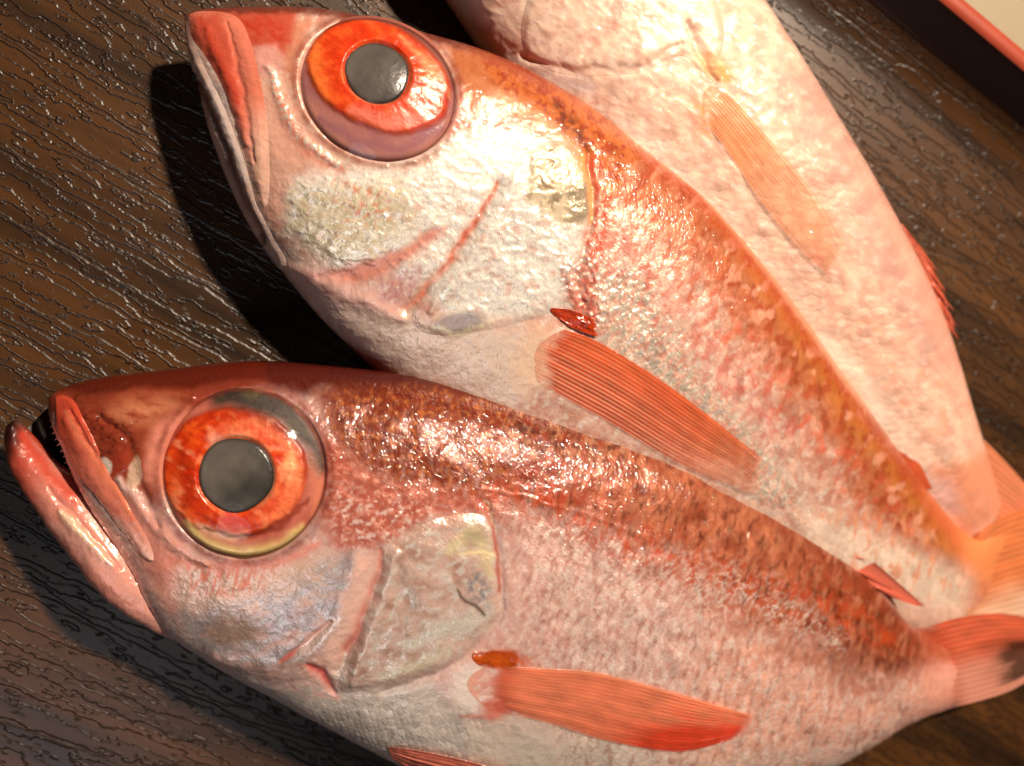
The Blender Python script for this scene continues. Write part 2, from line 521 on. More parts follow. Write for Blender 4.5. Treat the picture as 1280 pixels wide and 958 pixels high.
class Loft:
    """a flattened body between a dorsal and a ventral outline; stations (Dx,Dy,Vx,Vy,zD,zV,t)"""
    def __init__(s, stations, ns, nv, nb, p=2.3, q=2.0):
        S = catmull(stations, ns)
        Dp, Vp = S[:, 0:2], S[:, 2:4]
        zD, zV = S[:, 4], S[:, 5]
        t = np.maximum(S[:, 6], .25)
        D3 = unproj(Dp[:, 0], Dp[:, 1], zD); V3 = unproj(Vp[:, 0], Vp[:, 1], zV)
        u = np.linspace(-1, 1, nv); v = .55 * u + .45 * np.sin(u * np.pi / 2)
        wgt = (v + 1) / 2
        top = D3[:, None] * (1 - wgt)[None, :, None] + V3[:, None] * wgt[None, :, None]
        prof = (1 - np.abs(v) ** p) ** (1 / q)
        base = top.copy()
        ax = V3 - D3; ax /= np.linalg.norm(ax, axis=1)[:, None] + 1e-9
        al = np.gradient((D3 + V3) / 2, axis=0); al /= np.linalg.norm(al, axis=1)[:, None] + 1e-9
        nr = np.cross(al, ax); nr *= np.sign(nr[:, 2:3] + 1e-9); nr /= np.linalg.norm(nr, axis=1)[:, None] + 1e-9
        s.top = top + nr[:, None] * (t[:, None] * prof[None])[..., None]
        ub = np.linspace(1, -1, nb + 2)[1:-1]; vb = .55 * ub + .45 * np.sin(ub * np.pi / 2)
        wb = (vb + 1) / 2
        bot = D3[:, None] * (1 - wb)[None, :, None] + V3[:, None] * wb[None, :, None]
        pb = (1 - np.abs(vb) ** p) ** (1 / q)
        bot = bot - nr[:, None] * (t[:, None] * pb[None])[..., None]
        bot[..., 2] = np.maximum(bot[..., 2], 0.15)
        s.top[..., 2] = np.maximum(s.top[..., 2], 0.2)
        s.bot = bot
        s.px, s.py = proj(s.top)
        s.v = v; s.ns, s.nv, s.nb = ns, nv, nb
        s.jb = np.clip(np.round(np.interp(vb, v, np.arange(nv))).astype(int), 0, nv - 1)
        mid = (D3 + V3) / 2
        s.a = np.concatenate([[0], np.cumsum(np.linalg.norm(np.diff(mid, axis=0), axis=1))])
        s.half = np.linalg.norm(V3 - D3, axis=1) / 2
        s.A = np.repeat(s.a[:, None], nv, 1); s.B = s.half[:, None] * v[None]
        s.normals()

    def normals(s):
        du = np.gradient(s.top, axis=0); dv = np.gradient(s.top, axis=1)
        n = np.cross(du, dv)
        n /= np.linalg.norm(n, axis=2)[..., None] + 1e-12
        s.N = n * np.where(n[..., 2:3] < 0, -1, 1)
        if (n[..., 2].mean() < 0):
            s.N = -n
        else:
            s.N = n

    def displace(s, h):
        edge = 1 - np.abs(s.v) ** 24
        s.disp = s.top + s.N * (h * edge[None])[..., None]

    def bvh(s, step=4):
        T = getattr(s, 'disp', s.top)[::step, ::step]
        f = grid_faces(T.shape[0], T.shape[1])
        return BVHTree.FromPolygons([Vector(v) for v in T.reshape(-1, 3)], f.tolist())

    def build(s, name, mat, parent, P):
        T = getattr(s, 'disp', s.top)
        V = np.concatenate([T, s.bot], 1)
        fin = np.stack([P.silver, P.rough, P.scal], -1)
        ch = np.stack([s.A, s.B, s.A * 0], -1)

        def full(a):
            return np.concatenate([a, a[:, s.jb]], 1)
        n, m = V.shape[:2]
        f = grid_faces(n, m, True)
        # closing caps as fans of triangles written as degenerate-free quads around a centre vertex
        V2 = V.reshape(-1, 3)
        c0, c1 = V[0].mean(0), V[-1].mean(0)
        V2 = np.vstack([V2, c0, c1])
        k = len(V2)
        j = np.arange(0, m - 1, 2); odd = m % 2
        caps = np.stack([np.full(len(j), k - 2), (j + 2) % m, j + 1, j], -1)
        o = (n - 1) * m
        cape = np.stack([np.full(len(j), k - 1), o + j, o + j + 1, o + (j + 2) % m], -1)
        f = np.vstack([f, caps, cape])

        def add(a):
            a = full(a).reshape(-1, 3)
            return np.vstack([a, a[:1], a[-1:]])
        return mesh_obj(name, V2, f, mat, parent, add(P.c), add(fin), add(ch))

    def patch(s, name, mat, parent, P, sd, off, c=None, silver=None, rough=None, margin=4.0):
        """a plate lying on the skin: the grid inside a chart outline, lifted; its border dives under the skin"""
        T = s.disp + s.N * off[..., None]
        keep = sd > -margin
        i0, i1 = np.where(keep.any(1))[0][[0, -1]]; j0, j1 = np.where(keep.any(0))[0][[0, -1]]
        sl = (slice(i0, i1 + 1), slice(j0, j1 + 1))
        k = keep[sl]; n, m = k.shape
        f = grid_faces(n, m)
        ok = k.ravel()[f].all(1); f = f[ok]
        used = np.unique(f); rm = np.full(n * m, -1); rm[used] = np.arange(len(used))
        fin = np.stack([P.silver if silver is None else silver, P.rough if rough is None else rough, P.scal], -1)[sl].reshape(-1, 3)
        ch = np.stack([s.A, s.B + 300, s.A * 0], -1)[sl].reshape(-1, 3)
        cc = (P.c if c is None else c)[sl].reshape(-1, 3)
        return mesh_obj(name, T[sl].reshape(-1, 3)[used], rm[f], mat, parent, cc[used], fin[used], ch[used])


def ray(bvh, px, py):
    d = (px - 640) / FPX * R_ + (479 - py) / FPX * U_ + F_
    hit = bvh.ray_cast(Vector(CAM), Vector(d / np.linalg.norm(d)))
    return hit[0]


def surf_z(bvhs, X, Y, default=1.0):
    Z = np.zeros(X.shape)
    for idx in np.ndindex(*X.shape):
        best = None
        for b in bvhs:
            h = ray(b, X[idx], Y[idx])
            if h is not None and (best is None or h.z > best):
                best = h.z
        Z[idx] = np.nan if best is None else best
    if np.isnan(Z).all():
        Z[:] = default
    else:
        mn = np.nanmin(Z); Z = np.where(np.isnan(Z), mn, Z)
    return Z


def up(Z, n, m):
    a = np.linspace(0, Z.shape[0] - 1, n); b = np.linspace(0, Z.shape[1] - 1, m)
    i = np.clip(a.astype(int), 0, Z.shape[0] - 2); j = np.clip(b.astype(int), 0, Z.shape[1] - 2)
    ta = (a - i)[:, None]; tb = (b - j)[None]
    ta = ta * ta * (3 - 2 * ta); tb = tb * tb * (3 - 2 * tb)
    return (Z[np.ix_(i, j)] * (1 - ta) * (1 - tb) + Z[np.ix_(i + 1, j)] * ta * (1 - tb)
            + Z[np.ix_(i, j + 1)] * (1 - ta) * tb + Z[np.ix_(i + 1, j + 1)] * ta * tb)


def fin_sheet(name, parent, e1, e2, colour, bvhs=None, z=None, lift=(0.6, 1.6), nu=140, nw=110, rays=14, ridge=.16,
              ragged=0.05, alpha=None, seed=0, thick=.10, bow=0.0):
    """a ray fin between two edge curves; colour(u,w,rayphase)->(rgb linear); z = (z at base, z at tip) or body surface"""
    E1, E2 = polyc(e1, 300), polyc(e2, 300)
    u = np.linspace(0, 1, nu); wv = np.linspace(0, 1, nw)
    jag = 1 - ragged * (0.5 + 0.5 * np.sin(wv * rays * 2 * np.pi)) * (0.4 + 0.6 * np.abs(gn(wv * rays * .7, wv * 0, seed)) * 2)
    UU = u[:, None] * jag[None]
    X = np.zeros((nu, nw)); Y = np.zeros((nu, nw))
    g = np.linspace(0, 1, 300)
    x1 = np.interp(UU, g, E1[:, 0]); y1 = np.interp(UU, g, E1[:, 1]); x2 = np.interp(UU, g, E2[:, 0]); y2 = np.interp(UU, g, E2[:, 1])
    W = wv[None]
    X = x1 * (1 - W) + x2 * W; Y = y1 * (1 - W) + y2 * W
    if bow:
        bx, by = E1[60] - E1[0], E2[60] - E2[0]
        k = bow * np.sin(np.pi * W) * (1 - ss(0, .22, UU))
        X = X - k * (bx[0] + by[0]) / (np.hypot(*(bx + by))); Y = Y - k * (bx[1] + by[1]) / (np.hypot(*(bx + by)))
    if z is None:
        st = (slice(None, None, 10), slice(None, None, 14))
        ci = np.linspace(0, nu - 1, 12).astype(int); cj = np.linspace(0, nw - 1, 6).astype(int)
        Zc = surf_z(bvhs, X[np.ix_(ci, cj)], Y[np.ix_(ci, cj)])
        Zc = np.maximum(Zc, (Zc.mean(1, keepdims=True) - 2.5))
        Z = up(Zc, nu, nw)
    else:
        Z = (z[0] + (z[1] - z[0]) * UU)
    lf = lift[0] + (lift[1] - lift[0]) * UU
    ph = np.cos(W * rays * 2 * np.pi + 0 * UU)
    Z = Z + lf + ridge * (ph * .5 + .5) * ss(0, .12, UU) + .12 * fbm(UU * 5, W * 3 + 0 * UU, seed + 3)
    top = unproj(X, Y, Z)
    bot = top.copy(); bot[..., 2] -= thick
    edge = np.minimum(np.minimum(UU / .04, (1 - u[:, None]) / .03), np.minimum(W, 1 - W) / .03)
    bot[..., 2] = top[..., 2] - thick * np.clip(edge, 0.05, 1)
    C = colour(UU, W + 0 * UU, ph)
    soft = np.maximum(1 - ss(0, .05, W + 0 * UU) * .6 - .4, np.maximum(1 - ss(0, .06, 1 - W + 0 * UU), 1 - ss(0, .06, 1 - u[:, None] + 0 * W))) if bow else 0 * UU
    tr = np.zeros((nu, nw)) if alpha is None else alpha(UU, W + 0 * UU, ph)
    tr = np.clip(np.maximum(tr, soft * .85), 0, .95)
    fin = np.stack([tr, tr, tr], -1)
    V = np.concatenate([top.reshape(-1, 3), bot.reshape(-1, 3)])
    f = grid_faces(nu, nw); N = nu * nw
    f2 = grid_faces(nu, nw, flip=True) + N
    per = np.concatenate([np.arange(nw), np.arange(1, nu) * nw + nw - 1, (nu - 1) * nw + np.arange(nw - 2, -1, -1), np.arange(nu - 2, 0, -1) * nw])
    q = np.roll(per, -1)
    side = np.stack([per, per + N, q + N, q], -1)
    o = mesh_obj(name, V, np.vstack([f, f2, side]), MAT['fin'], parent, np.concatenate([C.reshape(-1, 3)] * 2), np.concatenate([fin.reshape(-1, 3)] * 2))
    return o


def tube(name, pts, r0, r1, mat, parent, n=8):
    pts = np.asarray(pts, float); k = len(pts)
    T = np.gradient(pts, axis=0); T /= np.linalg.norm(T, axis=1)[:, None]
    A = np.cross(T, [0, 0, 1.0]); A /= np.linalg.norm(A, axis=1)[:, None] + 1e-9
    B = np.cross(T, A)
    th = np.linspace(0, 2 * np.pi, n, endpoint=False)
    r = np.linspace(r0, r1, k)[:, None, None]
    V = pts[:, None] + r * (np.cos(th)[None, :, None] * A[:, None] + np.sin(th)[None, :, None] * B[:, None])
    f = [tuple(q) for q in grid_faces(k, n, True).tolist()]
    f += [tuple(range(n))[::-1], tuple((k - 1) * n + i for i in range(n))]
    return mesh_obj(name, V.reshape(-1, 3), f, mat, parent)


def scale_relief(a, b, sa, sb, seed=0):
    """overlapping rounded scales, free edges to the tail. returns height 0..1, and closeness to the free edge"""
    a = a + .40 * sa * fbm(a / (1.8 * sa), b / (1.8 * sb), seed, 2); b = b + .36 * sb * fbm(a / (2.5 * sa), b / (2.5 * sb), seed + 5, 2)
    j0 = np.floor(b / sb)
    bestc = np.full(a.shape, 1e9); tt = np.zeros(a.shape); ed = np.zeros(a.shape); idv = np.zeros(a.shape)
    for dj in (-1, 0, 1, 2):
        j = j0 + dj
        sh = (j % 2) * .5
        i0 = np.floor(a / sa - sh)
        for di in (-2, -1, 0, 1):
            ca = (i0 + di + sh) * sa; cb = j * sb
            r = np.hypot((a - ca) / (1.25 * sa), (b - cb) / (.86 * sb))
            cover = (r < 1) & (ca < bestc)
            bestc = np.where(cover, ca, bestc)
            tt = np.where(cover, np.clip((a - ca) / (1.25 * sa) * .5 + .5, 0, 1), tt)
            ed = np.where(cover, r, ed)
            idv = np.where(cover, (ca / sa * 12.9898 + cb / sb * 78.233), idv)
    rnd = np.modf(np.abs(np.sin(idv) * 43758.5453))[0]
    return tt, ed, rnd


def eye_build(parent, bvh, cx, cy, rx, ry, ang, paint, pupil, bulge=5.5, seed=0, side=1.08):
    """eyeball lying in its socket: iris sheet, grey pupil, clear cornea"""
    nr, nt = 110, 300
    a = math.radians(ang)
    th0 = np.linspace(0, 2 * np.pi, 60, endpoint=False)
    ex = cx + 1.06 * (rx * np.cos(th0) * math.cos(a) - ry * np.sin(th0) * math.sin(a))
    ey = cy + 1.06 * (rx * np.cos(th0) * math.sin(a) + ry * np.sin(th0) * math.cos(a))
    pts = [ray(bvh, x, y) for x, y in zip(ex, ey)]
    P3 = np.array([p[:] for p in pts if p is not None])
    A = np.c_[P3[:, 0], P3[:, 1], np.ones(len(P3))]
    for _ in range(3):
        co = np.linalg.lstsq(A, P3[:, 2], rcond=None)[0]
        res = P3[:, 2] - A @ co; k = res > -2.0
        if k.sum() > 20:
            A, P3 = A[k], P3[k]
    nrm = np.array([-co[0], -co[1], 1.0]); nrm /= np.linalg.norm(nrm)

    def onplane(px, py):
        d = (px[..., None] - 640) / FPX * R_ + (479 - py[..., None]) / FPX * U_ + F_
        c0 = np.array([0, 0, co[2]])
        t = ((c0 - CAM) @ nrm) / (d @ nrm)
        return CAM + d * t[..., None]
    rho = np.linspace(0.002, side, nr)[:, None]; th = np.linspace(0, 2 * np.pi, nt, endpoint=False)[None]
    lx, ly = rho * rx * np.cos(th), rho * ry * np.sin(th)
    X = cx + lx * math.cos(a) - ly * math.sin(a); Y = cy + lx * math.sin(a) + ly * math.cos(a)
    base = onplane(X, Y)
    dome = lambda r: bulge * (np.clip(1 - (r / 1.12) ** 2, 0, 1)) ** .8 - 0.9
    col, fin, relief = paint(X, Y, rho + 0 * th, th + 0 * rho)
    V = base + nrm * (dome(rho) * .62 - .4 + relief)[..., None]
    V2 = V.reshape(-1, 3)
    f = grid_faces(nr, nt, True, flip=True)
    eye = mesh_obj('eye', V2, f, MAT['iris'], parent, col, fin)
    # pupil: a clouded lens set in the iris
    pcx, pcy, prx, pry, pang = pupil
    pa = math.radians(pang)
    r2 = np.linspace(0.003, 1.0, 40)[:, None]; t2 = np.linspace(0, 2 * np.pi, 160, endpoint=False)[None]
    wob = 1 + .012 * np.sin(3 * t2 + seed) + .01 * np.sin(5 * t2)
    px_, py_ = prx * wob * r2 * np.cos(t2), pry * wob * r2 * np.sin(t2)
    PX = pcx + px_ * math.cos(pa) - py_ * math.sin(pa); PY = pcy + px_ * math.sin(pa) + py_ * math.cos(pa)
    # height of the iris there
    dxr, dyr = PX - cx, PY - cy
    rr = np.hypot((dxr * math.cos(a) + dyr * math.sin(a)) / rx, (-dxr * math.sin(a) + dyr * math.cos(a)) / ry)
    B = onplane(PX, PY)
    PV = B + nrm * (dome(rr) * .62 - .4 + .05 + .35 * (1 - r2 ** 2) - .25 * ss(.93, 1, r2))[..., None]
    q1, q2 = (PX - pcx) * .8 + (PY - pcy) * .6, (PY - pcy) * .8 - (PX - pcx) * .6
    cl = fbm(q1 / 46 + 3, q2 / 30, seed + 11, 2); cl2 = fbm(q1 / 14, q2 / 50, seed + 13, 3)
    g = np.clip(.45 + .30 * cl + .10 * cl2 - .28 * q1 / prx, 0, 1)
    pc = lin((40, 38, 38))[None, None] * (1 - g[..., None]) + lin((108, 102, 96))[None, None] * g[..., None]
    pc = pc * (1 - .5 * ss(.86, 1, r2)[..., None])
    mesh_obj('pupil', PV.reshape(-1, 3), grid_faces(40, 160, True, flip=True), MAT['iris'], eye, pc, np.stack([0 * g, .25 + 0 * g, 0 * g], -1))
    C = base + nrm * (dome(rho) + 0.15)[..., None]
    mesh_obj('cornea', C[::2, ::2].reshape(-1, 3), grid_faces((nr + 1) // 2, nt // 2, True, flip=True), MAT['cornea'], eye)
    return eye


# ================================================================== tray and table
GA = math.radians(-30.0)
GE = np.array([math.cos(GA), math.sin(GA)])          # along the grain and the tray's long side
GN = np.array([-math.sin(GA), math.cos(GA)])         # outward, to the far side
d0 = float(unproj(1175., 122., 0)[:2] @ GN)
d1 = float(unproj(1228., 44., 13)[:2] @ GN)
LONG, WIDE, RAD = 460.0, 310.0, 28.0
cE, cN = 20.0, d0 - WIDE / 2


def ring(off, z, n=20):
    out = []
    for k, (sx, sy) in enumerate(((1, 1), (-1, 1), (-1, -1), (1, -1))):
        cx_, cy_ = sx * (LONG / 2 - RAD), sy * (WIDE / 2 - RAD)
        for i in range(n):
            t = math.pi / 2 * (k + i / (n - 1))
            e, q = cx_ + (RAD + off) * math.cos(t) + cE, cy_ + (RAD + off) * math.sin(t) + cN
            out.append((*(GE * e + GN * q), z))
    return np.array(out)


def sweep(name, prof, mat, parent, cap=False):
    R = [ring(o, z) for o, z in prof]
    m = len(R[0]); V = np.vstack(R)
    f = [tuple(q) for q in grid_faces(len(R), m, True).tolist()]
    if cap:
        f.append(tuple(range(m))[::-1])
    g = np.stack([V[:, :2] @ GE + 500, V[:, :2] @ GN + 500 + V[:, 2], 0 * V[:, 0]], -1)
    return mesh_obj(name, V, f, mat, parent, extra={'grain': g})


wd = d1 - d0
tray = tag(empty('serving_tray', (*(GE * cE + GN * cN), 0)),
           'dark brown tray with embossed wood grain and a red rim under the fish', 'tray')
sweep('tray_floor', [(-16, 0), (-8, 0.0), (-5, .3), (-2, 1.2), (.6, 2.7), (2.6, 4.6), (3.8, 6.4)], MAT['tray'], tray, True)
sweep('tray_wall', [(3.8, 6.4), (4.4, 7.6), (wd * .9, 11), (wd, 12.6)], MAT['wall'], tray)
sweep('tray_rim', [(wd - .05, 12.5), (wd + .5, 13.1), (wd + 1.8, 13.4), (wd + 3.6, 13.1), (wd + 4.2, 12.2), (wd + 3.8, 11), (wd - 1, 2), (wd - 3, -1.5)], MAT['rim'], tray)
tv = [(-1500, -1500, -1.6), (1500, -1500, -1.6), (1500, 1500, -1.6), (-1500, 1500, -1.6)]
tag(mesh_obj('table_top', tv, [(0, 1, 2, 3)], MAT['table'], smooth=False),
    'pale beige table top beyond the red rim of the tray', kind='structure')


# ================================================================== front fish
def eye_zone(P, cx, cy, rx, ry, ang, depth=5.5, lip=.04):
    a = math.radians(ang); dx, dy = P.x - cx, P.y - cy
    r = np.hypot((dx * math.cos(a) + dy * math.sin(a)) / rx, (-dx * math.sin(a) + dy * math.cos(a)) / ry)
    P.put((120, 48, 36), np.exp(-((r - 1.04) / .05) ** 2) * (.35 + .4 * P.n(20, 20, 0, 91)))
    P.h += -depth * (1 - ss(.86, 1.0, r)) + lip * np.exp(-((r - 1.06) / .055) ** 2)
    return r


def sm_(P):
    return ss(640, 690, P.x - .25 * (P.y - 640))


def body_scales(P, Lf, mask, sa, sb, amp, seed, dark=None, dark_amt=.4):
    t, e, rnd = scale_relief(Lf.A, Lf.B + 400, sa, sb, seed)
    P.h += amp * mask * (t - .5 + .25 * (rnd - .5)) - amp * .7 * mask * ss(.82, 1.0, e)
    P.c = P.c * (1 + (mask * .34 * (rnd - .5))[..., None])
    if dark is not None:
        P.put(dark, mask * dark_amt * ss(.70, 1.0, e))
    return t, e, rnd


A_ST = [
    (61, 496, 63, 503, 15.5, 15.3, .6), (74, 487, 66, 522, 16, 15, 2.6), (95, 479, 80, 560, 16, 15, 4.6), (130, 471, 104, 610, 16.5, 15, 7),
    (170, 466, 135, 665, 17, 15, 9), (215, 461, 170, 725, 17, 15, 10.8), (260, 455, 205, 783, 17.5, 14.5, 12.4),
    (310, 451, 260, 822, 18, 14, 13.8), (365, 453, 330, 862, 18, 14, 14.8), (430, 459, 400, 900, 18, 14, 15.6),
    (500, 467, 460, 932, 18, 14, 16.3), (570, 480, 530, 965, 18, 14, 16.8), (640, 497, 610, 990, 18, 14, 17),
    (710, 517, 690, 1005, 18, 14, 17), (780, 537, 770, 1010, 18, 14, 16.5), (840, 558, 850, 1005, 17.5, 14, 15.5),
    (900, 594, 920, 993, 17.5, 13.5, 14), (960, 632, 985, 973, 17.5, 13, 12.4), (1020, 672, 1040, 953, 17, 12.5, 10.8),
    (1068, 709, 1085, 930, 16.5, 12, 9), (1106, 745, 1120, 908, 15.5, 11.5, 7.4), (1138, 781, 1155, 893, 14, 11, 6),
    (1165, 786, 1185, 884, 13, 10.5, 4.6), (1192, 785, 1215, 878, 12, 10, 2.6), (1215, 782, 1238, 872, 11, 9.5, .7)]


def front_fish():
    root = tag(empty('fish', unproj(600., 720., 0)), 'red-backed fish in front with its mouth open, nearest the camera', 'fish',
               'big-eyed red fish laid side by side on the tray')
    Lf = Loft(A_ST, 940, 350, 46)
    P = Paint(Lf.px, Lf.py, 1)
    x, y = P.wx, P.wy
    # distance below the back, in px
    dors = [(s[0], s[1]) for s in A_ST]
    dd, _ = seg_d(P.x, P.y, dors)
    hp = Lf.half[:, None] / PXMM + 0 * P.x
    ddw = dd * np.clip(215 / hp, .9, 3.2) ** np.where(P.x > 600, 1, 0) + 22 * fbm(P.x / 60, P.y / 45, 4, 3)
    # ---- pigment
    P.put((202, 166, 158), 1 + 0 * x, .25, .36)
    P.put((178, 128, 118), P.n(22, 10, 50, 1) * .6)
    P.put((226, 200, 192), P.n(12, 6, -35, 2, lo=.05, hi=.5) * .8, .45)
    P.put((206, 196, 182), ss(850, 930, y + .12 * (600 - x)) * .8, .35)                       # pale belly
    P.put((214, 152, 130), P.poly([(900, 750), (1060, 700), (1160, 790), (1200, 890), (1000, 960), (820, 980), (860, 860)], 45) * .7, .2)
    # back
    back = (1 - ss(62, 165, ddw)) * ss(330, 470, P.x + 20 * fbm(P.x / 30, P.y / 30, 9))
    P.put((108, 46, 24), back, .06, .34)
    P.put((122, 38, 14), back * P.n(16, 22, 10, 3) * ss(420, 560, P.x) * (1 - ss(740, 860, P.x)), .1)
    P.put((166, 98, 70), back * ss(690, 800, x) * (1 - ss(960, 1040, x)) * P.n(30, 30, 0, 5, lo=-.6, hi=.2), .15)
    P.put((120, 46, 24), back * ss(640, 760, x) * P.ridge(20, 36, 25, 14) ** 3 * .7)
    rear = P.poly([(930, 640), (1010, 670), (1135, 770), (1150, 800), (1090, 790), (990, 715)], 45)
    P.put((136, 62, 38), rear * P.n(14, 26, 15, 7, lo=-.3, hi=.4) * .8, .1)
    P.put((178, 116, 88), np.maximum(rear, back * ss(940, 1040, P.x)) * P.n(9, 26, 15, 77, lo=-.1, hi=.5) * .6, .2)
    # orange red streak along the flank, below the back
    streak = P.line([(600, 610), (680, 622), (760, 668), (850, 705), (930, 735), (1030, 760), (1110, 800)], 30, taper=True)
    P.put((172, 64, 28), streak * P.n(14, 18, 20, 8, lo=-.4, hi=.35) * .85, .1)
    P.put((150, 60, 30), P.line([(620, 590), (700, 622), (790, 655), (880, 690), (960, 725), (1050, 770), (1110, 820)], 5) * P.n(8, 8, 0, 31) * .7)
    # dark top of head and nape
    crown = (1 - ss(24, 50, ddw)) * (1 - ss(560, 640, P.x))
    P.put((76, 24, 14), crown, .05, .28)
    P.put((70, 22, 16), (1 - ss(10, 24, dd + 6 * fbm(P.x / 40, P.y / 8, 5))) * (1 - ss(780, 900, P.x)) * .85, .05)
    nape = P.poly([(405, 492), (560, 488), (650, 505), (670, 560), (600, 625), (480, 600), (425, 560)], 18)
    P.put((112, 40, 18), nape, .05, .3)
    P.put((164, 92, 44), nape * P.n(9, 9, 0, 10, lo=.0, hi=.4) * .85)
    P.put((84, 28, 18), nape * P.n(14, 10, 0, 11, lo=.05, hi=.5) * .8)
    mott = P.poly([(640, 500), (730, 515), (800, 548), (790, 580), (700, 575), (640, 560)], 16)
    P.put((74, 30, 20), mott * P.n(11, 13, 30, 12, lo=-.05, hi=.18) * .9)
    P.put((170, 118, 88), mott * P.n(11, 13, 30, 13, lo=.1, hi=.3) * .7)
    # cheek behind the eye, pink and speckled
    P.put((158, 72, 52), P.poly([(405, 545), (480, 600), (620, 620), (625, 650), (540, 650), (470, 690), (420, 690), (395, 640)], 16) * .9, .2)
    P.put((222, 150, 132), P.poly([(405, 545), (480, 600), (620, 620), (625, 650), (540, 650), (470, 690), (420, 690), (395, 640)], 24) * P.n(13, 10, 20, 14, lo=-.1, hi=.5) * .8, .5)
    P.put((238, 206, 196), P.poly([(410, 610), (480, 620), (560, 640), (480, 690), (425, 700)], 22) * P.n(10, 7, -20, 94, lo=.0, hi=.4) * .8, .6)  # silvery speckles, with wet glints painted into the pigment
    # snout
    P.put((134, 58, 38), P.poly([(60, 490), (150, 460), (260, 450), (330, 480), (230, 530), (205, 600), (190, 660), (110, 600)], 12), .08, .28)
    P.put((84, 26, 14), P.poly([(60, 480), (150, 462), (330, 445), (330, 478), (240, 486), (170, 488), (110, 500)], 9), .05, .25)
    P.put((186, 116, 84), P.poly([(135, 512), (175, 497), (225, 500), (228, 515), (190, 530), (150, 530)], 14) * P.n(22, 12, 0, 93, lo=-.7, hi=.3) * .85, .1)
    P.put((212, 132, 112), P.poly([(190, 535), (235, 510), (245, 520), (212, 560), (204, 620), (178, 600)], 10), .1)
    dk = P.poly([(86, 508), (115, 505), (165, 535), (172, 555), (150, 580), (125, 572), (108, 540)], 8)
    P.put((112, 40, 26), dk * P.n(12, 7, 25, 15, lo=-.5, hi=.3) * .85, .05)
    P.put((70, 22, 16), dk * P.n(8, 5, 25, 16, lo=.1, hi=.4) * .8)
    P.put((146, 50, 30), P.ell(152, 582, 12, 20, 20, .6) * .7, .1)
    P.put((238, 196, 168), P.ell(168, 592, 7, 20, 8) * .95, .6, .25)
    P.put((244, 222, 206), P.ell(132, 582, 6, 12, -20) * .9, .6, .25)
    P.put((242, 218, 210), P.line([(150, 600), (185, 640), (215, 680), (260, 705)], 8) * .95, .6, .24)
    P.put((206, 106, 88), P.line([(160, 640), (190, 690), (235, 730)], 14) * .8, .15)
    P.put((216, 140, 124), P.poly([(150, 600), (205, 650), (250, 700), (240, 745), (215, 765), (180, 720)], 9) * .8, .2)
    # under the eye: silvery streaks, blue grey bands
    P.put((220, 184, 166), P.poly([(225, 700), (300, 715), (420, 690), (430, 730), (330, 770), (250, 770), (215, 750)], 14), .55, .28)
    P.put((214, 124, 104), P.line([(215, 700), (270, 708), (340, 706), (400, 680)], 9) * .7, .2)
    P.put((206, 116, 96), P.poly([(230, 705), (330, 712), (330, 740), (240, 745)], 9) * P.n(5, 22, 15, 17, lo=-.1, hi=.2) * .85, .2)
    blue = P.poly([(225, 770), (330, 745), (440, 690), (480, 690), (440, 770), (385, 820), (320, 835), (250, 815)], 14)
    P.put((178, 168, 172), blue * P.n(26, 18, -20, 18, lo=-.6, hi=.3) * .85, .6, .28)
    P.put((196, 190, 188), blue * P.n(18, 8, -25, 19, lo=.1, hi=.4) * .8, .65, .26)
    P.put((146, 116, 96), P.ell(290, 788, 34, 20, 0, .5) * .8, .2)
    P.put((120, 96, 84), P.line([(255, 812), (310, 832), (375, 826), (420, 790)], 6) * .5)
    # preopercle edge and creases
    P.put((222, 178, 164), P.poly([(445, 690), (480, 690), (462, 760), (430, 830), (405, 862), (390, 840), (420, 780)], 8) * .8, .3)
    P.put((176, 90, 78), P.line([(478, 688), (470, 735), (455, 775), (438, 808), (425, 828)], 8) * .9, .1)
    P.put((194, 88, 74), P.line([(352, 825), (385, 806), (412, 776)], 4.5), .1)
    P.put((238, 214, 204), P.line([(372, 818), (402, 795), (420, 772)], 7) * .9, .65, .24)
    P.put((182, 86, 80), P.line([(385, 832), (405, 842), (418, 866)], 7), .1)
    P.put((244, 222, 206), P.line([(432, 820), (425, 845), (440, 862)], 9) * .85, .6)
    # gill cover
    OP = [(484, 690), (530, 655), (585, 642), (612, 652), (622, 690), (622, 735), (626, 765), (600, 800), (545, 838), (480, 858), (430, 866), (424, 850), (450, 800), (470, 740)]
    gc = P.poly(OP, 12)
    P.put((206, 176, 164), gc * .8, .5, .28)
    P.put((146, 108, 92), gc * P.n(34, 26, 40, 20, lo=-.2, hi=.5) * .75 * (1 - ss(30, 70, P.x - 560)), .25)
    P.put((238, 226, 216), gc * P.n(16, 10, -30, 21, lo=-.1, hi=.4) * .75, .75)
    P.put((222, 204, 160), P.line([(560, 690), (590, 665), (606, 690), (612, 716)], 10) * .8, .5)
    P.put((236, 214, 168), P.line([(575, 690), (600, 690), (618, 692)], 3.5) * .9, .3)
    P.put((140, 130, 108), P.ell(590, 672, 11, 9, 0, .6) * .6, .2)
    P.put((140, 138, 146), P.ell(598, 735, 14, 22, -15, .5) * P.n(8, 8, 0, 22, lo=-.4, hi=.4) * .8, .6, .22)
    P.put((220, 214, 202), P.line([(510, 806), (555, 785), (605, 770)], 13) * .85, .6, .25)
    P.put((210, 200, 176), P.line([(470, 845), (520, 832), (560, 812)], 9) * .7, .5)
    P.put((96, 70, 62), P.line([(572, 738), (590, 754), (604, 768)], 3.2) * .9)
    P.put((110, 84, 72), P.line([(500, 700), (520, 750), (505, 800)], 9) * .45 * P.n(10, 10, 0, 23))
    P.put((170, 84, 68), P.line([(602, 622), (616, 660), (624, 700), (624, 740)], 3.2, taper=False) * .85)
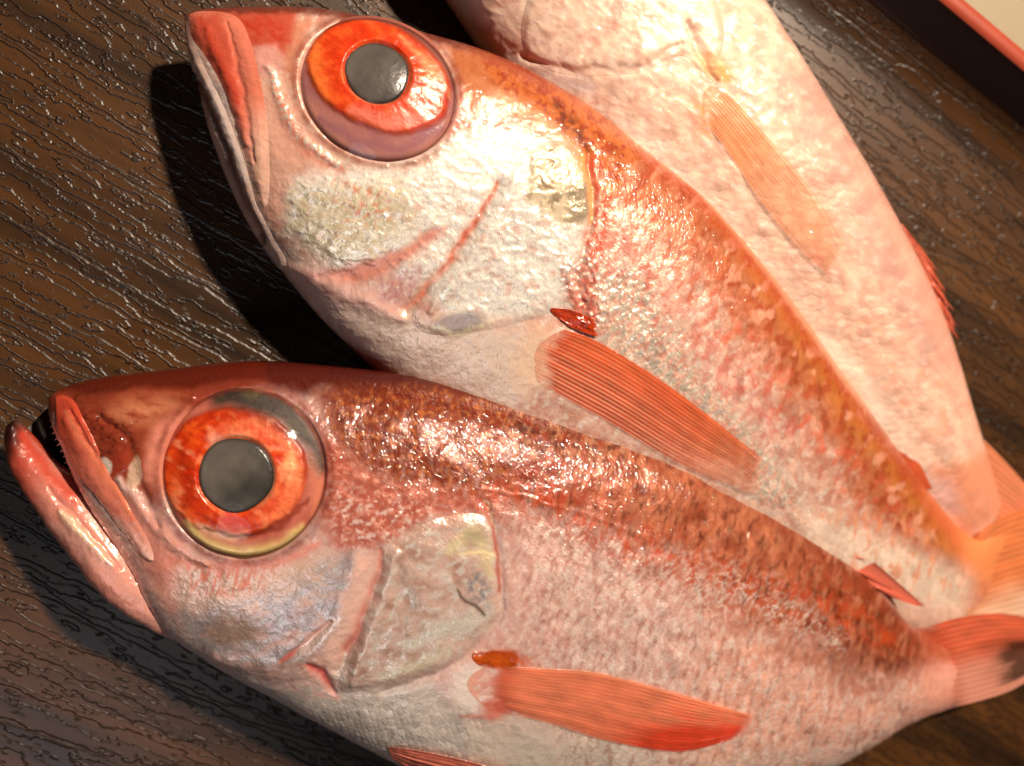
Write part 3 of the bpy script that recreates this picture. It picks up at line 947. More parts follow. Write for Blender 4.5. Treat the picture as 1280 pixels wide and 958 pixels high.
    P.put((238, 214, 176), P.line([(606, 625), (613, 640), (620, 660)], 4) * .7 * P.n(5, 5, 0, 24), .4)
    # throat and belly
    P.put((206, 196, 188), P.poly([(205, 785), (330, 845), (430, 870), (540, 850), (580, 900), (600, 990), (420, 930), (280, 850)], 12) * .8, .4, .32)
    P.put((228, 170, 160), P.line([(250, 815), (340, 850), (420, 872)], 11) * P.n(20, 10, 30, 25) * .8, .2)
    P.put((120, 112, 108), P.poly([(380, 890), (520, 850), (560, 960), (460, 950)], 20) * P.n(4, 4, 0, 26, lo=.33, hi=.45) * .5)
    P.put((238, 224, 216), P.ell(592, 862, 30, 36, 0, .5) * .8, .4)
    P.put((196, 96, 78), P.ell(618, 884, 17, 17, 0, .6) * .8, .1)
    P.put((206, 118, 104), P.line([(575, 893), (610, 896), (650, 880)], 4) * .7)
    P.put((186, 80, 26), P.ell(630, 826, 38, 12, 6, .6) * P.n(10, 8, 0, 92, lo=-.5, hi=.2) * .9, .1)
    # ---- relief
    P.h += .35 * fbm(P.x / 45, P.y / 45, 8, 3) * ss(3, 40, dd)
    eye_zone(P, 305, 591, 106, 108, 0)
    P.h += .3 * (gc - .5) * gc - .4 * P.line([(478, 688), (470, 735), (455, 775), (438, 808), (420, 840)], 6)
    P.h += -.5 * P.line([(352, 825), (385, 806), (412, 776)], 4.5) - .6 * P.line([(385, 832), (405, 842), (418, 866)], 6)
    P.h += .6 * P.line([(445, 690), (432, 760), (400, 812), (350, 838), (270, 822)], 16) + .5 * P.line([(495, 690), (480, 750), (455, 810), (440, 850)], 10)
    P.h += -.55 * P.line([(602, 622), (618, 660), (627, 700), (629, 760), (604, 806), (548, 845), (480, 866)], 5, taper=False)
    P.h += .5 * P.ell(590, 865, 40, 38, 0, .7)
    head = (1 - ss(600, 650, P.x - .2 * (P.y - 640))) * (1 - .85 * nape) * (1 - .7 * crown)
    P.h += head * (.07 * P.ridge(30, 18, -20, 3) + .015 * P.ridge(12, 9, -20, 5))
    P.h += .5 * P.line([(100, 500), (170, 492), (240, 496)], 8) - .5 * P.line([(125, 520), (160, 550), (170, 600), (200, 660)], 7)
    P.h += .45 * P.line([(150, 600), (185, 640), (215, 680), (260, 705)], 8)
    # lateral line
    P.h += .10 * P.line([(600, 610), (700, 632), (790, 665), (880, 700), (960, 735), (1050, 780), (1140, 830)], 4)
    sm = np.maximum(ss(600, 650, P.x - .25 * (P.y - 640)), .8 * nape) * ss(6, 26, dd)
    P.put((236, 214, 206), sm * P.n(8, 19, 18, 41, lo=-.05, hi=.45) * .6 * ss(80, 160, ddw), .45)
    P.put((150, 92, 80), sm * P.n(8, 21, 18, 42, lo=.0, hi=.45) * .6 * ss(70, 150, ddw))
    P.put((78, 30, 12), sm * P.n(7, 20, 18, 43, lo=.0, hi=.45) * .75 * (1 - ss(80, 150, ddw)))
    P.put((164, 106, 76), sm * P.n(8, 18, 18, 45, lo=-.05, hi=.55) * .55 * (1 - ss(80, 150, ddw)), .2)
    body_scales(P, Lf, sm * (.5 + .5 * P.n(60, 60, 0, 71)) * (.28 + .72 * ss(700, 820, P.x + .5 * dd)), 2.5, 3.3, .15, 3, (150, 84, 66), .26)
    body_scales(P, Lf, P.poly([(380, 880), (600, 880), (620, 990), (420, 940)], 14) * (1 - sm), 1.5, 1.9, .16, 9)
    # ragged guanine with wormy highlights painted in, between the scales below the streak
    gl = np.maximum(P.line([(690, 668), (760, 710), (860, 730), (950, 750), (1040, 800)], 34), .62 * sm_(P) * ss(110, 170, ddw))
    P.put((252, 236, 226), gl * P.ridge(15, 7, -42, 8) ** 3 * (.3 + .7 * P.n(26, 26, 0, 44)) * .85, .8, .2)
    P.h += gl * .09 * P.ridge(15, 7, -42, 8) ** 2
    P.scal = sm
    P.put((204, 104, 76), ss(1120, 1215, P.x) * .85, .1)
    P.put((220, 160, 142), ss(1120, 1200, P.x) * ss(820, 850, P.y) * .85, .1)
    P.put((150, 60, 36), P.line([(1135, 783), (1170, 786), (1215, 782)], 10) * .6)
    Lf.displace(P.h)
    Lf.build('body', MAT['skin'], root, P)
    # ---- plates on the head
    mx = [(68, 496), (92, 500), (110, 535), (134, 582), (160, 628), (186, 676), (192, 700), (178, 696), (152, 662), (120, 620), (90, 580), (70, 530)]
    sd = poly_sd(P.x, P.y, smooth_poly(mx))
    c = P.c.copy() * 0 + lin((196, 84, 62))
    Q = Paint(P.x, P.y, 5)
    Q.put((206, 112, 92), 1 + 0 * P.x)
    Q.put((176, 52, 28), .8 - .8 * ss(520, 610, Q.wy)); Q.put((216, 148, 128), ss(600, 700, Q.wy) * .8)
    Q.put((206, 116, 86), Q.line([(84, 515), (108, 555), (140, 605), (170, 650)], 5) * .8)
    Q.put((232, 206, 196), Q.line([(150, 650), (190, 705), (212, 740)], 10) * .7)
    Q.put((188, 92, 78), Q.line([(140, 628), (180, 690), (200, 735)], 4) * .6)
    off = (.45 - .25 * ss(590, 680, P.y)) * ss(-1, 5, sd) - .7 * (1 - ss(-4, 1, sd)) + .25 * Q.line([(84, 525), (112, 585), (150, 645), (190, 700)], 8) - .35 * Q.line([(88, 512), (118, 562), (155, 620), (195, 675)], 4)
    Lf.patch('upper_jaw', MAT['skin'], root, P, sd, off, Q.c, .12 + 0 * sd, .26 + 0 * sd)
    sd = poly_sd(P.x, P.y, smooth_poly(OP))
    off = .28 * ss(-2, 10, sd) - .5 * (1 - ss(-5, 0, sd))
    Lf.patch('gill_cover', MAT['skin'], root, P, sd, off)
    # lower jaw, hanging open
    J = [(9, 532, 8, 540, 12, 12, .5), (20, 526, 10, 556, 12.5, 12, 2.4), (36, 545, 22, 588, 13.5, 12, 3.8), (62, 576, 46, 625, 14.5, 12.5, 4.8), (98, 602, 78, 668, 15.5, 12.5, 6),
         (134, 634, 112, 704, 16.5, 12.5, 7.4), (172, 678, 146, 736, 17.5, 12.5, 8.2), (206, 724, 180, 764, 17.5, 13, 6.6), (238, 766, 212, 789, 16, 13, 4.2), (268, 800, 250, 815, 15, 13.2, .6)]
    Lj = Loft(J, 260, 90, 24, 2.2, 2.0)
    Q = Paint(Lj.px, Lj.py, 8)
    Q.put((206, 132, 118), 1 + 0 * Q.x, .15, .26)
    Q.put((222, 160, 146), ss(120, 190, Q.wx) * .8, .25)
    Q.put((150, 46, 28), (1 - ss(24, 66, Q.wx)) * .85, .05); Q.put((30, 12, 10), 1 - ss(14, 40, Q.wx + .3 * (Q.wy - 530)), .02)
    Q.put((186, 64, 44), Q.line([(30, 545), (60, 590), (100, 630)], 12) * .8)
    Q.put((238, 206, 176), Q.line([(78, 640), (105, 672), (140, 708)], 6) * .95, .4)
    Q.put((216, 158, 146), Q.line([(70, 655), (120, 705), (180, 755)], 9) * .8, .3)
    Q.put((226, 170, 156), Q.line([(100, 625), (140, 680), (190, 748)], 8) * .6, .3)
    Q.h += .3 * fbm(Q.x / 25, Q.y / 25, 3) + .5 * Q.line([(78, 640), (105, 672), (140, 708)], 8) - .4 * Q.line([(60, 610), (100, 655), (150, 712)], 5)
    Lj.displace(Q.h)
    Lj.build('lower_jaw', MAT['skin'], root, Q)
    # mouth lining between the jaws
    ml = polyc([(30, 540), (60, 585), (100, 625), (140, 690)], 24); mu = polyc([(64, 505), (84, 560), (112, 612), (140, 680)], 24)
    w_ = np.linspace(0, 1, 8)[None, :, None]
    G = ml[:, None] * (1 - w_) + mu[:, None] * w_
    Vm = unproj(G[..., 0], G[..., 1], 8.5 - 1.5 * np.sin(w_[..., 0] * np.pi) + 0 * G[..., 0])
    mesh_obj('mouth_lining', Vm.reshape(-1, 3), grid_faces(24, 8), MAT['mouth'], root)

    def teeth(line, z, dirx, diry, n, par, hmm):
        pts = polyc(line, n); V, f = [], []
        for i, (a_, b_) in enumerate(pts):
            c_ = unproj(a_, b_, z); q = unproj(a_ + dirx * (6 + 3 * random.random()), b_ + diry * (6 + 3 * random.random()), z - .4 + .3 * random.random())
            k = len(V)
            for t_ in range(5):
                V.append(c_ + .26 * np.array([math.cos(t_ * 1.2566), math.sin(t_ * 1.2566), 0]) + np.array([0, 0, .25 * math.sin(t_ * 1.2566)]))
            V.append(q)
            f += [(k + t_, k + (t_ + 1) % 5, k + 5) for t_ in range(5)]
        o = mesh_obj('teeth', np.array(V), f, MAT['tooth'], par)
        o['kind'] = 'stuff'
    teeth([(64, 508), (70, 540), (90, 585), (106, 612)], 14.9, -.75, .45, 15, root, 1)
    teeth([(30, 544), (52, 570), (84, 602), (104, 622)], 13.2, .5, -.8, 14, root, 1)
    bv = Lf.bvh(4)

    # ---- eye
    def paint(X, Y, rho, th):
        n = X.shape
        E = Paint(X, Y, 12)
        E.put((176, 100, 84), 1 + 0 * X, .0, .3)
        E.put((150, 72, 60), E.n(20, 20, 0, 1) * .5)
        ri = np.hypot((X - 293) / 90, (Y - 590) / 80) + .05 * fbm(X / 30, Y / 30, 5)
        iris = 1 - ss(.96, 1.04, ri)
        E.put((206, 62, 20), iris, .15, .3)
        dx, dy = X - 298, Y - 593
        ang = np.arctan2(dy, dx); rp = np.hypot(dx, dy)
        rad = .35 * fbm(ang * 6, rp / 40, 17, 3) + .8 * fbm(X / 26, Y / 16, 18, 3)
        E.put((236, 96, 32), iris * ss(-.2, .5, rad) * .8, .2)
        E.put((160, 30, 8), iris * ss(.05, .6, fbm(ang * 2.2, rp / 14, 21, 3)) * .7)
        E.put((238, 128, 84), iris * E.ell(362, 632, 36, 44, 0, .6) * .8, .2)
        E.put((150, 34, 10), iris * E.line([(228, 560), (240, 600), (236, 630)], 14) * .7)
        E.put((170, 46, 14), iris * E.line([(280, 522), (330, 524), (375, 552), (395, 590)], 10) * .7)
        E.put((240, 150, 110), iris * E.line([(262, 556), (285, 536), (330, 545)], 6) * .7, .2)
        E.put((150, 40, 20), iris * E.line([(250, 640), (285, 660), (330, 655)], 5) * .6)
        E.put((236, 110, 60), iris * E.line([(220, 600), (222, 640), (255, 675), (300, 690)], 12) * .8)
        E.put((226, 140, 96), iris * E.line([(270, 540), (320, 530), (365, 560), (375, 600)], 9) * .6, .2)
        E.put((250, 190, 130), iris * E.ell(362, 585, 8, 16, 0, .6) * .8, .5)
        E.put((226, 170, 160), E.ell(272, 545, 11, 6, 0, .6) * .7, .3)
        E.put((120, 30, 14), E.line([(255, 660), (300, 672), (350, 660), (385, 625)], 5) * .7)
        E.put((110, 26, 12), np.exp(-((ri - .99) / .05) ** 2) * .65 * (.4 + .6 * E.n(30, 30, 0, 77)))
        E.put((196, 40, 10), iris * np.exp(-((rp - 58) / 9) ** 2) * E.n(16, 16, 0, 78) * .7)
        E.put((240, 146, 104), iris * E.n(26, 18, 30, 79, lo=.05, hi=.5) * .6, .2)
        E.put((120, 24, 8), iris * E.ridge(22, 9, 35, 7) ** 4 * .35)
        E.put((222, 170, 140), E.line([(250, 655), (275, 668), (305, 668)], 7) * .8, .4)
        E.put((226, 196, 128), E.line([(235, 655), (262, 683), (305, 694), (350, 685), (378, 660)], 9) * .9, .55, .28)
        E.put((196, 132, 96), E.line([(220, 650), (258, 690), (305, 702), (355, 694), (392, 655)], 4) * .7)
        E.put((196, 118, 92), E.line([(395, 560), (402, 600), (392, 645)], 8) * .7)
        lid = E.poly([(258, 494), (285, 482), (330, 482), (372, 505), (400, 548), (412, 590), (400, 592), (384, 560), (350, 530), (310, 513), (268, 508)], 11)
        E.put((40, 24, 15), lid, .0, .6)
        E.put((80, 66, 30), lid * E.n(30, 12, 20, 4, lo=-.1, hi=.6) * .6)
        E.put((196, 128, 100), E.line([(300, 484), (350, 490), (392, 530), (412, 580)], 2.2) * .6)
        E.put((136, 66, 52), ss(.99, 1.04, rho))
        E.put((84, 28, 20), np.exp(-((rho - .985) / .022) ** 2) * .8)
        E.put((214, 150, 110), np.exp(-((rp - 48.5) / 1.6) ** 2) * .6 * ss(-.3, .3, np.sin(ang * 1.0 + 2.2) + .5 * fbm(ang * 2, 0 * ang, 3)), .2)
        rel = -.9 * (1 - ss(44, 52, rp)) + .35 * iris + .25 * E.line([(235, 655), (262, 683), (305, 694), (350, 685), (378, 660)], 9)
        rel += -.4 * E.line([(255, 660), (300, 672), (350, 660), (385, 625)], 5) + .16 * iris * rad
        rel += -1.1 * ss(.92, 1.08, rho)
        return E.c, np.stack([E.silver * .6, E.rough, 0 * X], -1), rel
    eye_build(root, bv, 305, 591, 104, 106, 0, paint, (298, 593, 46.5, 46, 0), 6.5, 2)

    # ---- fins
    def pcol(u, w_, ph):
        n = fbm(u * 9, w_ * 5, 31, 3)
        c = lin((230, 136, 102))[None, None] * np.ones(u.shape + (1,))
        tipm = (ss(.55, .85, u + .25 * (w_ - .5)) * ss(.15, .6, w_ + .5 * n) * .85 + .5 * ss(.45, .75, w_) * ss(.3, .7, u))[..., None]
        c = c * (1 - np.clip(tipm, 0, 1)) + lin((214, 58, 26)) * np.clip(tipm, 0, 1)
        bm = np.clip(ss(.0, .05, u) - ss(.05, .16, u), 0, 1)[..., None] * .8
        c = c * (1 - bm) + lin((200, 70, 44)) * bm
        top = (1 - ss(.0, .06, w_))[..., None]
        c = c * (1 - top) + lin((244, 170, 132)) * top
        k = (.5 + .5 * ph)[..., None] * .22
        c = c * (1 - k) + lin((240, 160, 124)) * k
        return c * (1 + .25 * n[..., None])

    def palpha(u, w_, ph):
        return np.clip(.12 + .95 * (1 - ss(.02, .15, u)) + .14 * ss(.15, .5, u) * (1 - ss(.4, .75, u)) * (.5 - .5 * ph) + .5 * ss(.8, 1, w_) * (1 - ss(.3, .6, u)) + .25 * (1 - ss(0, .12, u)) * ss(.3, .6, w_), 0, .8) + .0
    fin_sheet('pectoral_fin', root, [(608, 832), (680, 836), (750, 842), (850, 868), (948, 897)], [(612, 888), (680, 903), (760, 927), (850, 940), (925, 922)],
              pcol, [bv], rays=17, ragged=.04, alpha=palpha, seed=2, ridge=.03, bow=26, lift=(.1, .8))

    def rootcol(u, w_, ph):
        n = fbm(u * 4, w_ * 4, 3, 3)[..., None]
        return lin((192, 84, 24)) * (1 - .4 * np.clip(n, -1, 1)) + 0 * u[..., None]
    fin_sheet('fin_root', root, [(592, 815), (620, 812), (655, 812)], [(602, 834), (628, 838), (662, 842)], rootcol, [bv], nu=60, nw=40, rays=2, lift=(.1, .2), ridge=.06, ragged=.10, seed=4, bow=6, alpha=lambda u, w_, ph: np.clip(np.maximum(ss(.45, .95, u + .25 * fbm(u * 4, w_ * 3, 6)), 1 - ss(0, .35, np.minimum(w_, 1 - w_) + .1 * fbm(u * 6, w_ * 4, 8))), 0, .95))

    def dcol(u, w_, ph):
        n = fbm(u * 30, w_ * 2, 3, 3)[..., None]
        c = lin((150, 66, 46)) * (1 + .3 * n) * (1 - .5 * ss(.75, .8, u)[..., None]) + lin((214, 120, 98)) * .6 * ss(.75, .8, u)[..., None] + 0 * u[..., None]
        return c * (1 - .5 * ss(.75, 1, w_)[..., None]) + lin((206, 110, 92)) * (.5 * ss(.55, .9, u) * (1 - w_))[..., None]
    fin_sheet('dorsal_fin', root, [(640, 502), (710, 522), (780, 543), (840, 566), (900, 602), (960, 642), (1020, 686), (1060, 714), (1104, 742), (1146, 758)],
              [(640, 495), (710, 514), (780, 533), (840, 553), (898, 588), (962, 627), (1030, 668), (1080, 694), (1122, 728), (1156, 758)], dcol, None, z=(18.0, 17.0), lift=(.6, 1.6), nu=300, nw=40, rays=0, ridge=0, ragged=0, seed=6)
    for k_, (a0, b0, a1, b1) in enumerate([(838, 562, 868, 566), (900, 600, 930, 606), (935, 622, 944, 630), (1010, 672, 1050, 682), (1040, 690, 1085, 700), (1066, 712, 1122, 734), (1090, 732, 1152, 758)]):
        z0 = 19.2
        tube('fin_spine', np.linspace(unproj(float(a0), float(b0), z0), unproj(float(a1), float(b1), z0 + .8), 6), .28, .08, MAT['spine'], root)

    def tcol(u, w_, ph):
        n = fbm(u * 6, w_ * 9, 41, 3)[..., None]
        c = lin((206, 92, 60)) * (1 + .35 * n) + 0 * u[..., None]
        m_ = (ss(.35, .7, w_))[..., None]
        c = c * (1 - m_) + lin((214, 150, 132)) * m_
        k = (.5 + .5 * ph)[..., None] * .3
        return c * (1 - k) + lin((236, 156, 120)) * k

    def talpha(u, w_, ph):
        return np.clip(.95 * (1 - ss(.02, .20, u)) + .95 * ss(.28, .55, u + .1 * fbm(u * 5, w_ * 7, 2)) * ss(.25, .45, w_) * (1 - ss(.88, .94, w_)), 0, .92)
    fin_sheet('tail_fin', root, [(1150, 786), (1200, 772), (1250, 767), (1300, 775), (1350, 790)], [(1186, 886), (1222, 877), (1262, 864), (1300, 842), (1340, 820)],
              tcol, None, z=(17.2, 7.0), lift=(0, 0), rays=16, ragged=.06, alpha=talpha, seed=9)

    def vcol(u, w_, ph):
        return lin((226, 130, 108)) * (1 + .3 * fbm(u * 5, w_ * 5, 3)[..., None]) + 0 * u[..., None]
    fin_sheet('pelvic_fin', root, [(484, 934), (520, 938), (570, 948), (640, 966)], [(490, 948), (520, 968), (570, 985), (640, 1000)], vcol, [bv], rays=7, nu=70, nw=50, lift=(.8, 2), ragged=.1)
    return root


front_fish()


# ================================================================== middle fish
B_ST = [
    (234, 17, 231, 24, 15, 14.5, .5), (246, 13, 237, 50, 15.5, 14, 2.6), (276, 10, 248, 100, 16, 13.5, 5.2), (320, 9, 263, 158, 16.5, 13, 8),
    (370, 9, 285, 222, 17, 12.5, 10.4), (422, 14, 316, 286, 17.5, 12, 12.2), (476, 26, 352, 338, 18, 11.5, 13.6),
    (530, 41, 396, 392, 18.5, 11, 14.6), (590, 58, 446, 442, 19, 10, 15.4), (650, 82, 502, 492, 19, 8.5, 16), (710, 115, 562, 540, 19, 7.5, 16.2),
    (765, 152, 626, 586, 19, 7, 16.2), (820, 193, 690, 627, 19, 6.5, 16), (872, 233, 755, 667, 19, 6, 15.6), (922, 288, 820, 702, 18.5, 5.5, 15),
    (967, 345, 885, 730, 18, 5, 14.2), (1011, 406, 950, 755, 17.5, 4.5, 13.2), (1052, 466, 1010, 772, 16.5, 4.5, 12), (1092, 521, 1070, 784, 15, 4, 9.5),
    (1130, 573, 1120, 792, 13.5, 4, 7.6), (1164, 618, 1155, 796, 12, 4, 6.2), (1194, 655, 1180, 796, 10.5, 4.2, 5), (1220, 673, 1205, 790, 9.5, 4.5, 3.8), (1240, 668, 1226, 784, 9, 5, 2.2), (1262, 660, 1248, 778, 8.5, 5, .7)]


def middle_fish():
    root = tag(empty('fish', unproj(700., 380., 0)), 'fish in the middle with its mouth closed, bright silvery cheek and orange eye', 'fish',
               'big-eyed red fish laid side by side on the tray')
    Lf = Loft(B_ST, 960, 350, 46)
    P = Paint(Lf.px, Lf.py, 101)
    x, y = P.wx, P.wy
    dors = [(s[0], s[1]) for s in B_ST]
    dd, _ = seg_d(P.x, P.y, dors)
    ddw = dd + 20 * fbm(P.x / 50, P.y / 50, 44, 3)
    body = ss(690, 760, P.x + .25 * (P.y - 300))
    P.put((224, 184, 166), 1 + 0 * x, .35, .34)
    P.put((200, 138, 120), P.n(26, 14, 55, 1) * .75)
    P.put((246, 226, 212), P.n(13, 9, -30, 2, lo=.0, hi=.5) * .8, .5)
    # back
    back = (1 - ss(45, 105, ddw)) * ss(560, 640, P.x)
    P.put((160, 84, 42), back * .9, .12)
    P.put((172, 104, 36), P.line([(900, 270), (980, 380), (1060, 500), (1130, 600), (1190, 690)], 22) * .75, .12)
    P.put((142, 56, 28), back * P.n(13, 22, 35, 3, lo=-.1, hi=.3) * .75)
    P.put((210, 150, 124), back * P.n(20, 26, 35, 4, lo=.1, hi=.4) * .7)
    P.put((196, 88, 62), P.poly([(720, 200), (800, 230), (880, 320), (960, 440), (1060, 560), (1160, 660), (1150, 700), (1050, 620), (930, 500), (850, 400), (760, 320)], 30) * P.n(12, 24, 30, 5, lo=.0, hi=.35) * .7, .2)
    P.put((190, 88, 84), P.poly([(735, 260), (800, 300), (900, 430), (1000, 540), (960, 560), (860, 470), (760, 380)], 24) * P.n(14, 20, 30, 6, lo=-.2, hi=.3) * .55, .25)
    P.put((158, 62, 30), (1 - ss(8, 30, dd + 6 * fbm(P.x / 14, P.y / 14, 7))) * ss(560, 620, P.x) * .7, .1)
    P.put((196, 130, 96), (1 - ss(2, 9, dd)) * ss(700, 800, P.x) * (1 - ss(1060, 1100, P.x)) * .7)
    P.put((206, 110, 66), P.poly([(1150, 610), (1240, 660), (1235, 790), (1205, 790), (1195, 700)], 14) * .75, .1)
    P.put((244, 224, 204), P.poly([(1010, 640), (1150, 690), (1215, 720), (1215, 790), (1060, 790), (980, 740)], 24) * .75, .3)
    P.put((222, 140, 100), P.poly([(1010, 640), (1150, 640), (1210, 740), (1100, 760)], 20) * P.n(8, 26, 15, 8, lo=.05, hi=.35) * .7, .2)
    # nape and temple
    nape = P.poly([(556, 60), (600, 62), (700, 112), (760, 150), (800, 190), (760, 260), (735, 200), (690, 170), (640, 140), (580, 110)], 12)
    P.put((172, 92, 44), nape, .12, .3)
    P.put((140, 52, 26), nape * P.n(12, 12, 0, 9, lo=-.1, hi=.3) * .9)
    P.put((90, 44, 34), P.line([(690, 130), (715, 155), (735, 185)], 8) * .85 * P.n(9, 9, 0, 10, lo=-.4, hi=.2))
    P.put((206, 158, 124), P.line([(590, 100), (640, 130), (690, 165), (720, 190)], 11) * .7)
    P.put((216, 150, 136), P.poly([(570, 110), (620, 130), (690, 170), (680, 190), (600, 170), (560, 170)], 10) * .8, .4)
    P.put((206, 104, 82), P.poly([(560, 130), (650, 140), (700, 180), (690, 215), (620, 240), (560, 210)], 14) * P.n(9, 9, 0, 11, lo=-.05, hi=.3) * .8, .4)
    # silver foil of cheek and gill cover, its blown-out highlight painted near white
    foil = P.poly([(345, 225), (430, 215), (520, 195), (600, 165), (700, 185), (735, 260), (720, 330), (700, 385), (640, 400), (560, 395), (520, 345), (420, 335), (362, 290)], 14)
    P.put((250, 244, 234), foil, .5, .26)
    P.put((232, 176, 156), foil * P.n(14, 18, 40, 12, lo=.05, hi=.5) * .6, .45)
    P.put((190, 168, 166), foil * P.ridge(14, 9, 0, 4) ** 4 * .6, .5)
    P.put((240, 222, 182), P.poly([(355, 235), (430, 235), (500, 225), (520, 270), (470, 315), (400, 325), (360, 285)], 16) * P.n(12, 12, 0, 13, lo=-.5, hi=.2) * .7, .75)
    P.put((206, 190, 156), P.poly([(355, 235), (430, 240), (500, 240), (480, 315), (400, 328), (358, 290)], 12) * P.n(9, 7, 0, 14, lo=.05, hi=.4) * .55, .6)
    P.put((208, 126, 96), P.poly([(410, 220), (480, 230), (490, 280), (430, 280)], 10) * P.n(6, 9, 40, 15, lo=.1, hi=.3) * .8, .3)
    P.silver = P.silver * (1 - .6 * (1 - ss(185, 270, P.y)))
    olive = P.poly([(660, 190), (700, 180), (728, 205), (738, 250), (728, 282), (690, 280), (660, 250)], 9)
    P.put((190, 170, 138), olive * .85, .1)
    P.put((142, 124, 100), olive * P.n(12, 16, 0, 16, lo=.0, hi=.35) * .9, .25)
    P.put((146, 132, 112), P.ell(722, 250, 15, 26, -8) * .8, .5)
    P.put((140, 58, 36), P.line([(240, 8), (330, 2), (430, 6), (520, 30), (600, 58), (680, 100)], 16, taper=False) * (.5 + .5 * P.n(16, 10, 0, 51)), .1)
    P.put((186, 112, 82), P.poly([(350, 20), (390, 30), (372, 80), (372, 120), (352, 90), (345, 50)], 10) * .8, .15)
    P.put((166, 98, 62), P.poly([(560, 60), (600, 70), (620, 110), (590, 140), (575, 110)], 10) * .8, .12)
    P.put((206, 160, 140), P.line([(372, 120), (385, 160), (430, 200), (500, 212), (560, 190)], 8) * .6, .2)
    # upper jaw and snout
    P.put((186, 82, 62), P.poly([(234, 15), (330, 10), (372, 14), (360, 60), (340, 90), (318, 100), (300, 60)], 8), .15, .28)
    P.put((226, 168, 156), P.poly([(316, 60), (345, 55), (358, 80), (340, 105), (318, 95)], 6) * .8, .3)
    P.put((176, 56, 34), P.poly([(290, 18), (345, 22), (365, 55), (330, 52), (300, 42)], 9) * P.n(14, 8, 20, 17, lo=-.6, hi=.5), .1)
    P.put((96, 34, 24), (1 - ss(4, 12, dd + 4 * fbm(P.x / 14, P.y / 9, 3))) * (1 - ss(560, 620, P.x)) * .8)
    P.put((110, 84, 84), P.line([(232, 20), (236, 48), (246, 95)], 7, taper=False) * .75)
    P.put((214, 160, 140), P.poly([(300, 100), (345, 100), (372, 150), (388, 200), (365, 220), (345, 300), (325, 270), (312, 200)], 10) * .9, .2)
    P.put((206, 108, 84), P.line([(345, 110), (362, 150), (385, 190), (430, 215)], 9) * .7, .2)
    P.put((246, 226, 210), P.line([(335, 85), (345, 110), (352, 130), (372, 168), (420, 205), (470, 214)], 7) * P.n(5, 5, 0, 18, lo=-.2, hi=.3) * .95, .65, .25)
    # lower jaw, pale with a dark seam
    P.put((222, 200, 188), P.poly([(236, 40), (262, 90), (290, 170), (318, 250), (345, 300), (330, 300), (285, 220), (262, 160)], 8) * .9, .3)
    P.put((196, 178, 176), P.poly([(262, 100), (282, 110), (300, 190), (315, 240), (290, 200)], 6) * .8, .4)
    # pale throat, pink band and creases
    P.put((226, 206, 192), P.poly([(330, 300), (420, 345), (520, 400), (640, 410), (700, 440), (640, 520), (470, 450), (390, 380)], 16) * .85, .35)
    P.put((204, 128, 112), P.poly([(540, 285), (560, 285), (520, 320), (470, 350), (420, 358), (380, 345), (430, 335), (500, 312)], 7) * .9, .2)
    P.put((232, 176, 164), P.poly([(350, 320), (420, 345), (510, 385), (500, 400), (420, 375), (370, 345)], 10) * .7, .2)
    P.put((204, 116, 88), P.line([(622, 228), (604, 262), (580, 300), (556, 335), (532, 362), (508, 388)], 6.5) * (.55 + .45 * P.n(14, 14, 0, 61)), .15)
    P.put((180, 84, 66), P.line([(622, 228), (604, 262), (575, 305), (550, 340)], 2.6) * .5)
    P.put((200, 140, 140), P.poly([(470, 345), (530, 330), (520, 365), (500, 385), (475, 370)], 8) * P.n(6, 6, 0, 19) * .8, .6)
    P.put((172, 160, 160), P.ell(575, 402, 30, 12, -12) * .85, .5)
    P.put((244, 232, 200), P.line([(540, 408), (575, 418), (615, 400)], 4) * .8, .5)
    P.put((150, 130, 120), P.poly([(430, 380), (560, 420), (680, 440), (620, 500), (470, 440)], 14) * P.n(4, 4, 0, 20, lo=.3, hi=.42) * .55)
    P.put((232, 196, 166), P.ell(668, 450, 24, 40, 20, .5) * .8, .3)
    # gill slit and reddish wet shoulder
    P.put((196, 84, 62), P.poly([(735, 195), (752, 200), (765, 250), (760, 330), (745, 400), (720, 390), (728, 330), (738, 280)], 9) * P.n(8, 10, 0, 21, lo=-.4, hi=.2) * .9, .3)
    P.put((222, 160, 96), P.line([(728, 195), (738, 235), (738, 275)], 4, taper=False) * .8)
    P.put((120, 84, 74), P.line([(700, 335), (712, 360), (722, 385)], 4) * .8)
    P.put((196, 110, 96), P.poly([(700, 330), (730, 330), (752, 400), (735, 420), (710, 385)], 8) * P.n(6, 10, 60, 22) * .7, .4)
    # flank silver shards
    fl = P.poly([(740, 320), (800, 340), (880, 470), (960, 560), (1000, 640), (960, 640), (850, 540), (760, 440)], 26)
    P.put((252, 240, 222), fl * P.n(14, 7, -50, 23, lo=-.15, hi=.25) * .9, .85, .22)
    P.put((170, 140, 120), fl * P.ridge(10, 6, -50, 6) ** 3 * .5)
    # relief
    P.h += .35 * fbm(P.x / 45, P.y / 45, 48, 3) * ss(3, 40, dd)
    eye_zone(P, 472, 112, 104, 88, 28)
    head = 1 - body
    P.h += head * foil * (.17 * P.ridge(34, 22, 10, 3) + .06 * P.ridge(15, 10, -20, 5)) + head * .05 * P.ridge(18, 12, 0, 7)
    P.h += -.7 * P.line([(622, 228), (604, 262), (580, 300), (556, 335), (532, 362), (508, 388)], 6, taper=False)
    P.h += .5 * P.line([(640, 230), (612, 290), (575, 345), (540, 385)], 13) - .4 * P.line([(540, 290), (480, 335), (400, 348)], 10)
    P.h += -.6 * P.line([(735, 190), (742, 240), (738, 290), (722, 340), (730, 392)], 5, taper=False) + .4 * P.ell(680, 230, 40, 40, 0, .7)
